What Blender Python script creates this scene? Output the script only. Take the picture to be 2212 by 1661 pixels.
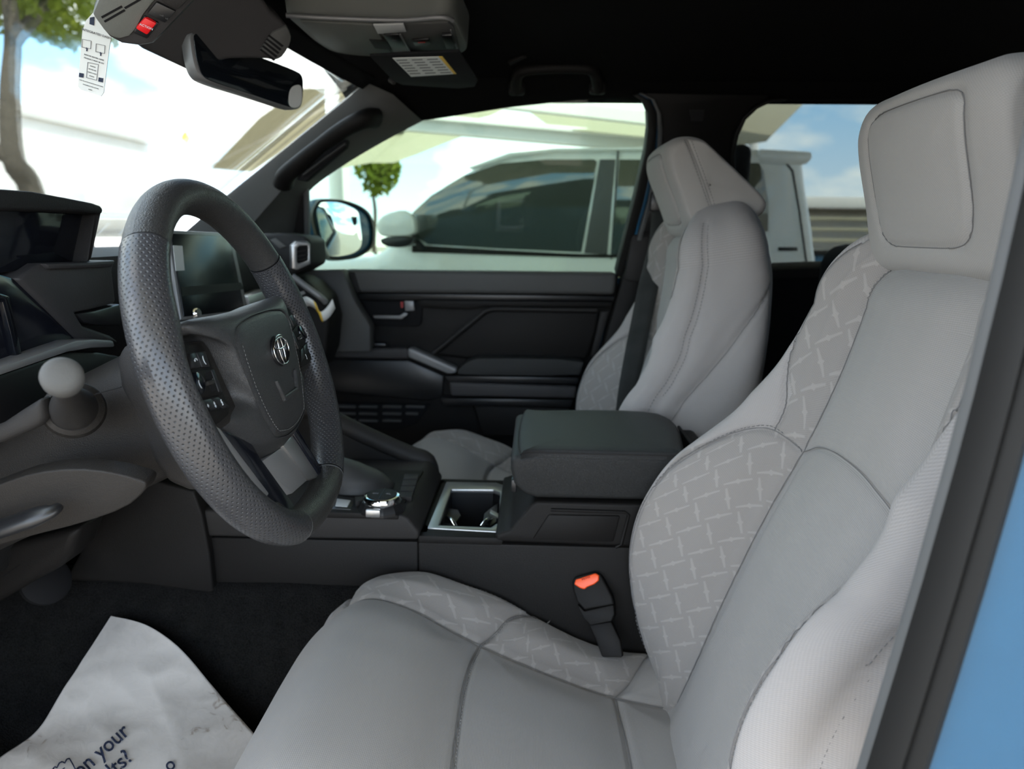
import bpy, bmesh, math, random
import numpy as np
from mathutils import Vector, Matrix, noise as mnoise
random.seed(7)
scene = bpy.context.scene
for _o in list(bpy.data.objects): bpy.data.objects.remove(_o)
COL = scene.collection

# ------------------------------------------------------------------ camera
FPX, CX, CY = 1500.0, 1106.0, 830.5
CAM = Vector((0.0, 0.0, 1.35))
YAW, PIT, ROLL = math.radians(2.0), math.radians(12.4), 0.012
cF = Vector((-math.sin(YAW)*math.cos(PIT), math.cos(YAW)*math.cos(PIT), -math.sin(PIT)))
cR = cF.cross(Vector((0, 0, 1))).normalized()
cU = cR.cross(cF)
cR, cU = cR*math.cos(ROLL)+cU*math.sin(ROLL), cU*math.cos(ROLL)-cR*math.sin(ROLL)
cam = bpy.data.objects.new('camera', bpy.data.cameras.new('camera'))
COL.objects.link(cam)
cam.location = CAM
cam.rotation_euler = Matrix((cR, cU, -cF)).transposed().to_euler()
cam.data.sensor_width = 36.0
cam.data.lens = FPX*36.0/2212.0
cam.data.clip_start = 0.02
cam.data.clip_end = 300
cam.data.dof.use_dof = True
cam.data.dof.focus_distance = 0.74
cam.data.dof.aperture_fstop = 5.6
scene.camera = cam

# ------------------------------------------------------------------ colour management
vs = scene.view_settings
vs.view_transform = 'Standard'; vs.look = 'None'; vs.gamma = 1.0; vs.use_curve_mapping = False
vs.exposure = EXPOSURE = 1.18
scene.cycles.use_denoising = True
scene.cycles.max_bounces = 6
scene.cycles.diffuse_bounces = 3
scene.cycles.glossy_bounces = 3
scene.cycles.transparent_max_bounces = 10
scene.cycles.use_adaptive_sampling = True
scene.cycles.adaptive_threshold = 0.04
scene.cycles.sample_clamp_indirect = 8.0
scene.cycles.caustics_reflective = False
scene.cycles.caustics_refractive = False

# ------------------------------------------------------------------ world (blue sky with broken clouds) and sun
world = bpy.data.worlds.new('world'); scene.world = world
world.use_nodes = True
_nt = world.node_tree; _nt.nodes.clear()
def _wn(t, **k):
    n = _nt.nodes.new(t)
    for a, b in k.items(): setattr(n, a, b)
    return n
_tc = _wn('ShaderNodeTexCoord')
_sep = _wn('ShaderNodeSeparateXYZ'); _nt.links.new(_tc.outputs['Generated'], _sep.inputs[0])
_ramp = _wn('ShaderNodeValToRGB')
_ramp.color_ramp.elements[0].position = 0.0; _ramp.color_ramp.elements[0].color = (0.78, 0.90, 1.0, 1)
_ramp.color_ramp.elements[1].position = 0.55; _ramp.color_ramp.elements[1].color = (0.17, 0.42, 0.85, 1)
_e = _ramp.color_ramp.elements.new(0.18); _e.color = (0.36, 0.66, 1.0, 1)
_nt.links.new(_sep.outputs['Z'], _ramp.inputs['Fac'])
_noi = _wn('ShaderNodeTexNoise'); _noi.inputs['Scale'].default_value = 4.6; _noi.inputs['Detail'].default_value = 7
_noi.inputs['Roughness'].default_value = 0.5
_mp = _wn('ShaderNodeMapping'); _mp.inputs['Scale'].default_value = (1, 1, 2.2); _mp.inputs['Location'].default_value = (0.3, 0.75, 0.1)
_nt.links.new(_tc.outputs['Generated'], _mp.inputs[0]); _nt.links.new(_mp.outputs[0], _noi.inputs['Vector'])
_cr = _wn('ShaderNodeValToRGB'); _cr.color_ramp.elements[0].position = 0.42; _cr.color_ramp.elements[1].position = 0.56
_nt.links.new(_noi.outputs['Fac'], _cr.inputs['Fac'])
_mix = _wn('ShaderNodeMix', data_type='RGBA'); _mix.inputs[7].default_value = (1.15, 1.15, 1.12, 1)
_nt.links.new(_cr.outputs['Color'], _mix.inputs[0]); _nt.links.new(_ramp.outputs['Color'], _mix.inputs[6])
_bg = _wn('ShaderNodeBackground'); _bg.inputs['Strength'].default_value = SKY_STRENGTH = 2.2
_out = _wn('ShaderNodeOutputWorld')
_nt.links.new(_mix.outputs[2], _bg.inputs['Color']); _nt.links.new(_bg.outputs[0], _out.inputs['Surface'])
_sun = bpy.data.lights.new('sun', 'SUN'); _sun.energy = 5.5; _sun.angle = math.radians(0.6); _sun.color = (1.0, 0.94, 0.84)
sun = bpy.data.objects.new('sun', _sun); COL.objects.link(sun)
sun.rotation_euler = Vector((0.30, -0.45, 0.84)).to_track_quat('Z', 'Y').to_euler()

# ------------------------------------------------------------------ unprojection of measured image points onto real planes
def ray(px, py): return cF + cR*((px-CX)/FPX) - cU*((py-CY)/FPX)
def PY(px, py, y): d = ray(px, py); return CAM + d*((y-CAM.y)/d.y)
def PX(px, py, x): d = ray(px, py); return CAM + d*((x-CAM.x)/d.x)
def PZ(px, py, z): d = ray(px, py); return CAM + d*((z-CAM.z)/d.z)
class Plane:
    def __init__(s, o, n): s.o = Vector(o); s.n = Vector(n).normalized()
    def at(s, px, py, off=0.0):
        d = ray(px, py); o = s.o + s.n*off
        return CAM + d*((o-CAM).dot(s.n)/d.dot(s.n))
def planeY(y): return Plane((0, y, 0), (0, -1, 0))      # normals face the camera side
def planeX(x): return Plane((x, 0, 0), (1, 0, 0))
def planeZ(z): return Plane((0, 0, z), (0, 0, 1))

# ------------------------------------------------------------------ object helpers
def tag(o, label=None, cat=None, group=None, kind=None):
    if label: o['label'] = label
    if cat: o['category'] = cat
    if group: o['group'] = group
    if kind: o['kind'] = kind
    return o
def empty(name, loc=(0, 0, 0), label=None, cat=None, group=None, kind=None, parent=None):
    o = bpy.data.objects.new(name, None); COL.objects.link(o); o.location = loc
    o.empty_display_size = 0.02
    if parent: setpar(o, parent)
    return tag(o, label, cat, group, kind)
def setpar(o, p):
    o.parent = p
    o.matrix_parent_inverse = world_of(p).inverted()
def world_of(o):
    if o.parent is None: return o.matrix_basis.copy()
    return world_of(o.parent) @ o.matrix_parent_inverse @ o.matrix_basis
def from_bm(name, bm, mat, parent=None, smooth=35):
    me = bpy.data.meshes.new(name)
    bmesh.ops.recalc_face_normals(bm, faces=bm.faces[:])
    bm.to_mesh(me); bm.free()
    return link(name, me, mat, parent, smooth)
def link(name, me, mat, parent=None, smooth=35):
    for p in me.polygons: p.use_smooth = smooth is not None
    if smooth is not None and smooth < 180: me.set_sharp_from_angle(angle=math.radians(smooth))
    o = bpy.data.objects.new(name, me); COL.objects.link(o)
    if mat is not None:
        for m in (mat if isinstance(mat, (list, tuple)) else [mat]): me.materials.append(m)
    if parent is not None: setpar(o, parent)
    return o
def from_py(name, v, f, mat, parent=None, smooth=35, uv=None):
    me = bpy.data.meshes.new(name); me.from_pydata([tuple(p) for p in v], [], f); me.update()
    if uv is not None:
        l = me.uv_layers.new(name='UVMap')
        idx = np.empty(len(me.loops), np.int32); me.loops.foreach_get('vertex_index', idx)
        l.data.foreach_set('uv', np.asarray(uv, np.float32)[idx].ravel())
    return link(name, me, mat, parent, smooth)
def bevel_bm(bm, w, seg=2, ang=30):
    es = [e for e in bm.edges if len(e.link_faces) == 2 and e.calc_face_angle(0) > math.radians(ang)]
    if es and w > 0: bmesh.ops.bevel(bm, geom=es, offset=w, offset_type='OFFSET', segments=seg, profile=0.5, affect='EDGES', clamp_overlap=True)
def smooth_loop(pts, n=2, closed=True):
    pts = [Vector(p) for p in pts]
    for _ in range(n):
        q = []; m = len(pts)
        if not closed: q.append(pts[0])
        for i in range(m if closed else m-1):
            a, b = pts[i], pts[(i+1) % m]
            q += [a*0.75+b*0.25, a*0.25+b*0.75]
        if not closed: q.append(pts[-1])
        pts = q
    return pts
def catmull(pts, k=6, closed=False):
    pts = [Vector(p) for p in pts]; m = len(pts); out = []
    rng = range(m) if closed else range(m-1)
    for i in rng:
        g = (lambda j: pts[j % m]) if closed else (lambda j: pts[max(0, min(m-1, j))])
        p0, p1, p2, p3 = g(i-1), g(i), g(i+1), g(i+2)
        for s in range(k):
            t = s/k
            out.append(0.5*((2*p1)+(p2-p0)*t+(2*p0-5*p1+4*p2-p3)*t*t+(3*p1-p0-3*p2+p3)*t**3))
    if not closed: out.append(pts[-1])
    return out
def prism_bm(loop, vec, bev=0.002, seg=2):
    """front loop of 3D points, extruded by vec, bevelled"""
    bm = bmesh.new(); vec = Vector(vec)
    a = [bm.verts.new(p) for p in loop]; b = [bm.verts.new(Vector(p)+vec) for p in loop]
    n = len(loop)
    bm.faces.new(a); bm.faces.new(b[::-1])
    for i in range(n): bm.faces.new((a[i], b[i], b[(i+1) % n], a[(i+1) % n]))
    bmesh.ops.recalc_face_normals(bm, faces=bm.faces[:])
    bevel_bm(bm, bev, seg)
    return bm
def prism(name, loop, vec, mat, parent=None, bev=0.002, seg=2, smooth=35):
    return from_bm(name, prism_bm(loop, vec, bev, seg), mat, parent, smooth)
def trace(pl, pts, off=0.0, sm=0):
    """image outline -> loop on a plane (sm = corner rounding passes)"""
    l = [pl.at(x, y, off) for x, y in pts]
    return smooth_loop(l, sm) if sm else l
def slab(name, pl, pts, off, thick, mat, parent=None, bev=0.002, seg=2, sm=0, smooth=35):
    """a plate whose front face has the traced outline at off above the plane, thick metres deep (away from the normal)"""
    return prism(name, trace(pl, pts, off, sm), -pl.n*thick, mat, parent, bev, seg, smooth)
def tube_data(path, rad, n=10, cap=True, up=None, flat=1.0):
    path = [Vector(p) for p in path]; m = len(path)
    rad = rad if isinstance(rad, (list, tuple)) else [rad]*m
    V, Fc = [], []
    t0 = (path[1]-path[0]).normalized()
    ref = Vector(up) if up else (Vector((0, 0, 1)) if abs(t0.z) < 0.9 else Vector((1, 0, 0)))
    nx = t0.cross(ref).normalized()
    for i, p in enumerate(path):
        t = (path[min(m-1, i+1)]-path[max(0, i-1)]).normalized()
        nx = (nx - t*nx.dot(t)).normalized(); ny = t.cross(nx)
        for k in range(n):
            a = 2*math.pi*k/n
            V.append(p + nx*math.cos(a)*rad[i] + ny*math.sin(a)*rad[i]*flat)
    for i in range(m-1):
        for k in range(n):
            Fc.append((i*n+k, i*n+(k+1) % n, (i+1)*n+(k+1) % n, (i+1)*n+k))
    if cap:
        Fc.append(tuple(range(n))[::-1]); Fc.append(tuple((m-1)*n+k for k in range(n)))
    return V, Fc
def tube(name, path, rad, mat, parent=None, n=10, **k):
    V, Fc = tube_data(path, rad, n, **k)
    return from_py(name, V, Fc, mat, parent, 50)
def loft(name, rings, mat, parent=None, closed=True, cap=True, smooth=50, uv=False):
    n = len(rings[0]); V = [p for r in rings for p in r]; Fc = []
    for i in range(len(rings)-1):
        for k in range(n if closed else n-1):
            Fc.append((i*n+k, i*n+(k+1) % n, (i+1)*n+(k+1) % n, (i+1)*n+k))
    if cap and closed:
        Fc.append(tuple(range(n))[::-1]); Fc.append(tuple((len(rings)-1)*n+k for k in range(n)))
    bm = bmesh.new(); vs_ = [bm.verts.new(p) for p in V]
    for f in Fc:
        try: bm.faces.new([vs_[i] for i in f])
        except ValueError: pass
    return from_bm(name, bm, mat, parent, smooth)
def rbox(name, c, size, mat, parent=None, bev=0.003, seg=2, rot=None, smooth=35):
    bm = bmesh.new(); bmesh.ops.create_cube(bm, size=1)
    for v in bm.verts: v.co = Vector((v.co.x*size[0], v.co.y*size[1], v.co.z*size[2]))
    bevel_bm(bm, bev, seg)
    M = Matrix.Translation(c) @ (rot.to_4x4() if rot is not None else Matrix.Identity(4))
    bm.transform(M)
    return from_bm(name, bm, mat, parent, smooth)
def frame_rot(x, y, z): return Matrix((Vector(x), Vector(y), Vector(z))).transposed()
def lathe(name, o, axis, prof, mat, parent=None, n=32, smooth=35):
    """prof: (radius, height) along axis from point o"""
    ax = Vector(axis).normalized(); e1 = ax.orthogonal().normalized(); e2 = ax.cross(e1); o = Vector(o)
    rings = [[o + ax*h + (e1*math.cos(2*math.pi*k/n)+e2*math.sin(2*math.pi*k/n))*max(r, 1e-5) for k in range(n)] for r, h in prof]
    return loft(name, rings, mat, parent, smooth=smooth)
def dashes(name, path, mat, parent, L=0.004, gap=0.0025, r=0.0006, lift=Vector((0, 0, 0))):
    """stitches along a path, one mesh"""
    V, Fc = [], []
    path = [Vector(p) for p in path]
    seg = [(path[i], path[i+1]) for i in range(len(path)-1)]
    acc = [0.0]
    for a, b in seg: acc.append(acc[-1]+(b-a).length)
    def at(d):
        for i in range(len(seg)):
            if d <= acc[i+1] or i == len(seg)-1:
                t = (d-acc[i])/max(acc[i+1]-acc[i], 1e-9); return seg[i][0].lerp(seg[i][1], max(0, min(1, t)))
    d = 0.0
    while d+L < acc[-1]:
        a, b = at(d)+lift, at(d+L)+lift; m = (a+b)/2+lift*0
        if (b-a).length > 1e-5:
            v, f = tube_data([a, m, b], [r*0.6, r, r*0.6], 5)
            k = len(V); V += v; Fc += [tuple(i+k for i in q) for q in f]
        d += L+gap
    if not V: return None
    o = from_py(name, V, Fc, mat, parent, 180); o['kind'] = 'stuff'
    return o
def copy_tree(o, parent=None):
    c = o.copy(); COL.objects.link(c)
    if parent:
        inv = o.matrix_parent_inverse.copy(); c.parent = parent; c.matrix_parent_inverse = inv
    for ch in list(o.children): copy_tree(ch, c)
    return c
_font = None
def text(name, body, o, ex, ey, size, mat, parent=None, ext=0.0002, align='CENTER', bold=0.0):
    """lettering as real geometry: origin o, reading direction ex, up ey"""
    cu = bpy.data.curves.new(name, 'FONT'); cu.body = body; cu.size = size; cu.extrude = ext; cu.align_x = align; cu.align_y = 'CENTER'
    cu.resolution_u = 3; cu.offset = bold
    ex = Vector(ex).normalized(); ey = Vector(ey); ey = (ey-ex*ey.dot(ex)).normalized(); ez = ex.cross(ey)
    ob = bpy.data.objects.new(name, cu); COL.objects.link(ob)
    M = frame_rot(ex, ey, ez).to_4x4(); M.translation = Vector(o)
    ob.matrix_basis = M
    dg = bpy.context.evaluated_depsgraph_get(); dg.update()
    me = bpy.data.meshes.new_from_object(ob.evaluated_get(dg))
    bpy.data.objects.remove(ob); bpy.data.curves.remove(cu)
    me.transform(M)
    me.materials.clear(); me.materials.append(mat)
    t = bpy.data.objects.new(name, me); COL.objects.link(t)
    if parent is not None: setpar(t, parent)
    return t
# ------------------------------------------------------------------ materials
class NT:
    def __init__(s, name):
        s.m = bpy.data.materials.new(name); s.m.use_nodes = True; s.t = s.m.node_tree; s.t.nodes.clear()
        s.out = s.t.nodes.new('ShaderNodeOutputMaterial')
    def n(s, typ, ins=None, **k):
        nd = s.t.nodes.new(typ)
        for a, b in k.items(): setattr(nd, a, b)
        for a, b in (ins or {}).items(): s.put(nd, a, b)
        return nd
    def put(s, nd, a, b):
        if isinstance(b, bpy.types.NodeSocket): s.t.links.new(b, nd.inputs[a])
        elif hasattr(b, 'outputs'): s.t.links.new(b.outputs[0], nd.inputs[a])
        else: nd.inputs[a].default_value = b
    def math(s, op, a, b=0.0, c=0.0):
        nd = s.n('ShaderNodeMath', operation=op); s.put(nd, 0, a); s.put(nd, 1, b)
        if op in ('MULTIPLY_ADD', 'SMOOTH_MIN', 'WRAP', 'COMPARE'): s.put(nd, 2, c)
        return nd
    def ramp(s, fac, stops):
        r = s.n('ShaderNodeValToRGB'); s.put(r, 'Fac', fac)
        e = r.color_ramp.elements
        while len(e) < len(stops): e.new(0.5)
        for i, (p, c) in enumerate(stops):
            e[i].position = p; e[i].color = (*c, 1) if len(c) == 3 else c
        return r
    def mix(s, fac, a, b):
        m = s.n('ShaderNodeMix', data_type='RGBA'); s.put(m, 0, fac)
        s.put(m, 6, (*a, 1) if isinstance(a, tuple) and len(a) == 3 else a); s.put(m, 7, (*b, 1) if isinstance(b, tuple) and len(b) == 3 else b)
        return m.outputs[2]
    def bsdf(s, col, rough=0.5, metal=0.0, normal=None, spec=0.5, **k):
        b = s.n('ShaderNodeBsdfPrincipled')
        s.put(b, 'Base Color', (*col, 1) if isinstance(col, tuple) and len(col) == 3 else col)
        s.put(b, 'Roughness', rough); s.put(b, 'Metallic', metal); s.put(b, 'Specular IOR Level', spec)
        if normal is not None: s.put(b, 'Normal', normal)
        for a, v in k.items(): s.put(b, a.replace('_', ' '), v)
        s.t.links.new(b.outputs[0], s.out.inputs['Surface'])
        return s.m
    def bump(s, h, strength=0.3, dist=0.001, normal=None):
        b = s.n('ShaderNodeBump', {'Strength': strength, 'Distance': dist, 'Height': h})
        if normal is not None: s.put(b, 'Normal', normal)
        return b.outputs[0]
def obj_co(t):
    return t.n('ShaderNodeTexCoord').outputs['Object']
def uv_co(t):
    return t.n('ShaderNodeTexCoord').outputs['UV']

def grain(name, col, rough=0.5, scale=900, strength=0.25, var=0.06, spec=0.18, dist=0.0006):
    """moulded plastic or vinyl with a fine leather-like grain"""
    t = NT(name); co = obj_co(t)
    v = t.n('ShaderNodeTexVoronoi', {'Vector': co, 'Scale': scale}, feature='SMOOTH_F1'); v.inputs['Smoothness'].default_value = 0.4
    nz = t.n('ShaderNodeTexNoise', {'Vector': co, 'Scale': scale*0.5, 'Detail': 3})
    h = t.math('ADD', v.outputs['Distance'], nz.outputs['Fac'])
    big = t.n('ShaderNodeTexNoise', {'Vector': co, 'Scale': 9, 'Detail': 3})
    c = t.mix(big.outputs['Fac'], tuple(x*(1-var) for x in col), tuple(x*(1+var) for x in col))
    r = t.math('MULTIPLY_ADD', big.outputs['Fac'], 0.12, rough-0.06)
    return t.bsdf(c, r, normal=t.bump(h, strength, dist), spec=spec)
def plain(name, col, rough=0.4, metal=0.0, spec=0.5, **k):
    t = NT(name); co = obj_co(t)
    nz = t.n('ShaderNodeTexNoise', {'Vector': co, 'Scale': 35, 'Detail': 4})
    c = t.mix(nz.outputs['Fac'], tuple(x*0.94 for x in col), tuple(min(1, x*1.06) for x in col))
    r = t.math('MULTIPLY_ADD', nz.outputs['Fac'], 0.08, max(0.0, rough-0.04))
    return t.bsdf(c, r, metal, spec=spec, **k)

M = {}
M['dark_plastic'] = grain('dark_plastic', (0.0085, 0.0077, 0.0073), 0.55, 1100, 0.30)
M['mid_plastic'] = grain('mid_plastic', (0.024, 0.0225, 0.022), 0.55, 1100, 0.25)
M['brown_plastic'] = grain('brown_plastic', (0.020, 0.018, 0.0165), 0.5, 1000, 0.35)
M['soft_dash'] = grain('soft_dash', (0.016, 0.016, 0.0165), 0.55, 600, 0.35)
M['pillar'] = grain('pillar', (0.085, 0.085, 0.083), 0.55, 900, 0.15)
M['black'] = plain('black_plastic', (0.010, 0.010, 0.011), 0.35)
M['matte_black'] = plain('matte_black', (0.008, 0.008, 0.009), 0.8, spec=0.2)
M['gloss_black'] = plain('gloss_black', (0.006, 0.007, 0.010), 0.08)
M['screen'] = plain('screen_glass', (0.004, 0.005, 0.007), 0.22, 0.0, 0.25)
M['smoke'] = plain('smoke_panel', (0.008, 0.009, 0.014), 0.12)
M['silver'] = plain('satin_silver', (0.42, 0.42, 0.42), 0.33, 0.85)
M['trim_grey'] = plain('trim_grey', (0.21, 0.21, 0.215), 0.38, 0.2)
M['binnacle'] = grain('binnacle_grey', (0.045, 0.043, 0.044), 0.5, 1100, 0.25)
M['console_grey'] = grain('overhead_grey', (0.14, 0.145, 0.135), 0.5, 1100, 0.2)
M['chrome'] = plain('chrome', (0.80, 0.80, 0.80), 0.08, 1.0)
M['rubber'] = plain('rubber_seal', (0.009, 0.0088, 0.0085), 0.6, 0.0, 0.25)
M['rubber_grey'] = plain('rubber_grey', (0.075, 0.078, 0.08), 0.55)
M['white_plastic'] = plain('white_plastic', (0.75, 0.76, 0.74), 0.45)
M['yellow'] = plain('yellow_label', (0.85, 0.55, 0.06), 0.5)
M['red'] = plain('red_plastic', (0.72, 0.008, 0.012), 0.4)
M['orange'] = plain('orange_button', (1.0, 0.10, 0.015), 0.35)
M['dark_red'] = plain('dark_red', (0.30, 0.012, 0.012), 0.5)
M['ink'] = plain('ink', (0.012, 0.02, 0.05), 0.7)
M['grey_ink'] = plain('grey_ink', (0.16, 0.16, 0.17), 0.7)
M['white_ink'] = plain('white_ink', (0.72, 0.78, 0.85), 0.6)
M['thread'] = plain('thread', (0.15, 0.145, 0.145), 0.8)
M['thread_light'] = plain('thread_light', (0.16, 0.16, 0.16), 0.8)
M['blue_paint'] = plain('blue_paint', (0.016, 0.082, 0.160), 0.25, 0.0, 0.3, Coat_Weight=0.35, Coat_Roughness=0.03)
M['white_paint'] = plain('white_paint', (0.78, 0.80, 0.79), 0.3, 0.0, 0.5, Coat_Weight=1.0, Coat_Roughness=0.04)
M['grey_steel'] = plain('grey_steel', (0.55, 0.56, 0.56), 0.5)
M['white_steel'] = plain('white_steel', (0.80, 0.80, 0.78), 0.5)
M['bark_dark'] = grain('bark', (0.075, 0.065, 0.05), 0.9, 30, 0.9, 0.3, dist=0.02)

def leather(name, col, rough, scale, strength, dist=0.0009):
    t = NT(name); co = obj_co(t)
    nz = t.n('ShaderNodeTexNoise', {'Vector': co, 'Scale': scale*0.5, 'Detail': 2})
    cv = t.n('ShaderNodeMix', {0: 0.004}, data_type='VECTOR'); t.put(cv, 4, co); t.put(cv, 5, nz.outputs['Color'])
    v = t.n('ShaderNodeTexVoronoi', {'Vector': cv.outputs[1], 'Scale': scale}, feature='DISTANCE_TO_EDGE')
    h = t.math('MINIMUM', v.outputs['Distance'], 0.22)
    big = t.n('ShaderNodeTexNoise', {'Vector': co, 'Scale': 20, 'Detail': 3})
    c = t.mix(big.outputs['Fac'], tuple(x*0.93 for x in col), tuple(x*1.07 for x in col))
    return t.bsdf(c, rough, normal=t.bump(h, strength, dist), spec=0.45)
M['leather'] = leather('grained_leather', (0.034, 0.033, 0.032), 0.40, 420, 0.75, 0.0012)
M['leather_fine'] = leather('fine_leather', (0.036, 0.036, 0.037), 0.42, 620, 0.6, 0.0009)
M['lid_leather'] = leather('armrest_vinyl', (0.018, 0.0185, 0.0185), 0.45, 800, 1.0, 0.001)

def perforated():
    """smooth leather punched with a hexagonal grid of holes (UV in metres)"""
    t = NT('perforated_leather'); uv = uv_co(t)
    p = 0.0041
    sp = t.n('ShaderNodeSeparateXYZ', {0: uv})
    def cell(ou, ov):
        a = t.math('SUBTRACT', t.math('FRACT', t.math('MULTIPLY_ADD', sp.outputs[0], 1/(p*1.732), ou)), 0.5)
        b = t.math('SUBTRACT', t.math('FRACT', t.math('MULTIPLY_ADD', sp.outputs[1], 1/p, ov)), 0.5)
        a2 = t.math('MULTIPLY', a, 1.732)
        return t.math('SQRT', t.math('ADD', t.math('MULTIPLY', a2, a2), t.math('MULTIPLY', b, b)))
    d = t.math('MINIMUM', cell(0, 0), cell(0.5, 0.5))
    hole = t.ramp(d, [(0.10, (0, 0, 0)), (0.15, (1, 1, 1))])
    h = t.ramp(d, [(0.06, (0, 0, 0)), (0.24, (1, 1, 1))])
    c = t.mix(hole.outputs[0], (0.006, 0.006, 0.006), (0.040, 0.040, 0.043))
    return t.bsdf(c, 0.28, normal=t.bump(h, 0.8, 0.0009), spec=0.5)
M['perforated'] = perforated()

def fabric(name, col, kind='rib', pitch=0.0016, treads=False):
    """woven seat cloth; UV in metres; optional embossed tread-plate motif"""
    t = NT(name); uv = uv_co(t); sp = t.n('ShaderNodeSeparateXYZ', {0: uv})
    u, v = sp.outputs[0], sp.outputs[1]
    def sn(a, p, ph=0.0): return t.math('SINE', t.math('MULTIPLY_ADD', a, 2*math.pi/p, ph))
    if kind == 'rib':
        h = t.math('MULTIPLY_ADD', sn(v, pitch), 0.5, 0.5)
        h = t.math('ADD', h, t.math('MULTIPLY', sn(u, pitch*1.4), 0.18))
    else:
        h = t.math('MULTIPLY', sn(v, pitch), sn(u, pitch*1.25)); h = t.math('MULTIPLY_ADD', h, 0.5, 0.5)
    nz = t.n('ShaderNodeTexNoise', {'Vector': uv, 'Scale': 700, 'Detail': 2})
    big = t.n('ShaderNodeTexNoise', {'Vector': uv, 'Scale': 12, 'Detail': 3})
    lo, hi = tuple(x*0.84 for x in col), tuple(x*1.10 for x in col)
    f = t.math('ADD', t.math('MULTIPLY', h, 0.6), t.math('MULTIPLY', nz.outputs['Fac'], 0.4))
    c = t.mix(f, lo, hi)
    c = t.mix(t.math('MULTIPLY', big.outputs['Fac'], 0.10), c, (0.25, 0.25, 0.26))
    bh = t.math('MULTIPLY', h, 0.5)
    if treads:
        P = 0.058   # tread cell
        def loz(off, turn):
            a = t.math('MULTIPLY_ADD', u, 1/P, off[0]); b = t.math('MULTIPLY_ADD', v, 1/P, off[1])
            ca, sa = math.cos(turn), math.sin(turn)
            fx = t.math('SUBTRACT', t.math('FRACT', a), 0.5); fy = t.math('SUBTRACT', t.math('FRACT', b), 0.5)
            x = t.math('ADD', t.math('MULTIPLY', fx, ca), t.math('MULTIPLY', fy, sa))
            y = t.math('SUBTRACT', t.math('MULTIPLY', fy, ca), t.math('MULTIPLY', fx, sa))
            ax = t.math('ABSOLUTE', x); ay = t.math('ABSOLUTE', y)
            # long thin bar with a wide waist: |y| < w(x)
            w = t.math('MULTIPLY_ADD', ax, -0.06, 0.050)
            w2 = t.math('MULTIPLY_ADD', ax, -0.9, 0.088)
            w = t.math('MAXIMUM', w, w2)
            inside = t.math('MULTIPLY', t.math('SUBTRACT', w, ay), 40.0)
            end = t.math('MULTIPLY', t.math('SUBTRACT', 0.31, ax), 30.0)
            r = t.math('MINIMUM', inside, end); r.use_clamp = True
            return r
        A = loz((0.0, 0.0), 1.05)
        B = loz((0.5, 0.5), 1.05)
        A2 = loz((0.5, 0.0), -0.58)
        B2 = loz((0.0, 0.5), -0.58)
        tr = t.math('MAXIMUM', t.math('MAXIMUM', A, B), t.math('MAXIMUM', A2, B2)); tr.use_clamp = True
        c = t.mix(t.math('MULTIPLY', tr, 0.52), c, tuple(min(1, x*1.38) for x in col))
        bh = t.math('ADD', t.math('MULTIPLY', bh, t.math('SUBTRACT', 1.0, tr)), t.math('MULTIPLY', tr, 0.8))
    nrm = t.bump(bh, 0.55, 0.0006)
    return t.bsdf(c, 0.85, normal=nrm, spec=0.15, Sheen_Weight=0.15)
M['cloth'] = fabric('plain_cloth', (0.298, 0.284, 0.270), 'rib', 0.0017)
M['cloth_side'] = fabric('side_cloth', (0.335, 0.314, 0.302), 'rib', 0.0024)
M['cloth_flank'] = fabric('flank_cloth', (0.20, 0.205, 0.213), 'rib', 0.0024)
M['cloth_head'] = fabric('headrest_cloth', (0.335, 0.318, 0.298), 'weave', 0.0024)
M['cloth_tread'] = fabric('tread_cloth', (0.262, 0.243, 0.228), 'weave', 0.0026, True)
M['headliner'] = grain('headliner_cloth', (0.0065, 0.0065, 0.0065), 0.95, 1500, 0.3, spec=0.05)

def carpet():
    t = NT('carpet'); co = obj_co(t)
    a = t.n('ShaderNodeTexNoise', {'Vector': co, 'Scale': 420, 'Detail': 4}); b = t.n('ShaderNodeTexNoise', {'Vector': co, 'Scale': 40, 'Detail': 4})
    f = t.math('ADD', t.math('MULTIPLY', a.outputs['Fac'], 0.7), t.math('MULTIPLY', b.outputs['Fac'], 0.3))
    c = t.ramp(f, [(0.3, (0.002, 0.002, 0.002)), (0.7, (0.016, 0.0155, 0.015))])
    return t.bsdf(c.outputs[0], 0.95, normal=t.bump(a.outputs['Fac'], 1.0, 0.004), spec=0.1)
M['carpet'] = carpet()
def paper():
    t = NT('paper'); co = obj_co(t)
    a = t.n('ShaderNodeTexNoise', {'Vector': co, 'Scale': 6, 'Detail': 5}); b = t.n('ShaderNodeTexNoise', {'Vector': co, 'Scale': 60, 'Detail': 6, 'Distortion': 1.5})
    m = t.math('MULTIPLY', a.outputs['Fac'], b.outputs['Fac'])
    c = t.ramp(m, [(0.20, (0.47, 0.445, 0.425)), (0.38, (0.43, 0.405, 0.385)), (0.47, (0.25, 0.215, 0.18))])
    return t.bsdf(c.outputs[0], 0.75, normal=t.bump(b.outputs['Fac'], 0.15, 0.002), spec=0.2)
M['paper'] = paper()
def glass(name, tint, refl=0.12, rough=0.0):
    """thin window pane: tinted transmission plus a Fresnel reflection"""
    t = NT(name); tr = t.n('ShaderNodeBsdfTransparent', {'Color': (*tint, 1)}); gl = t.n('ShaderNodeBsdfGlossy', {'Roughness': rough})
    fr = t.n('ShaderNodeFresnel', {'IOR': 1.45}); f = t.math('MULTIPLY', fr.outputs[0], refl*10); f.use_clamp = True
    mx = t.n('ShaderNodeMixShader', {0: f, 1: tr, 2: gl}); t.t.links.new(mx.outputs[0], t.out.inputs['Surface'])
    return t.m
M['glass_front'] = glass('windscreen_glass', (0.90, 0.93, 0.91), 0.06)
M['glass_side'] = glass('side_glass', (0.55, 0.62, 0.555), 0.06)
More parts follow.
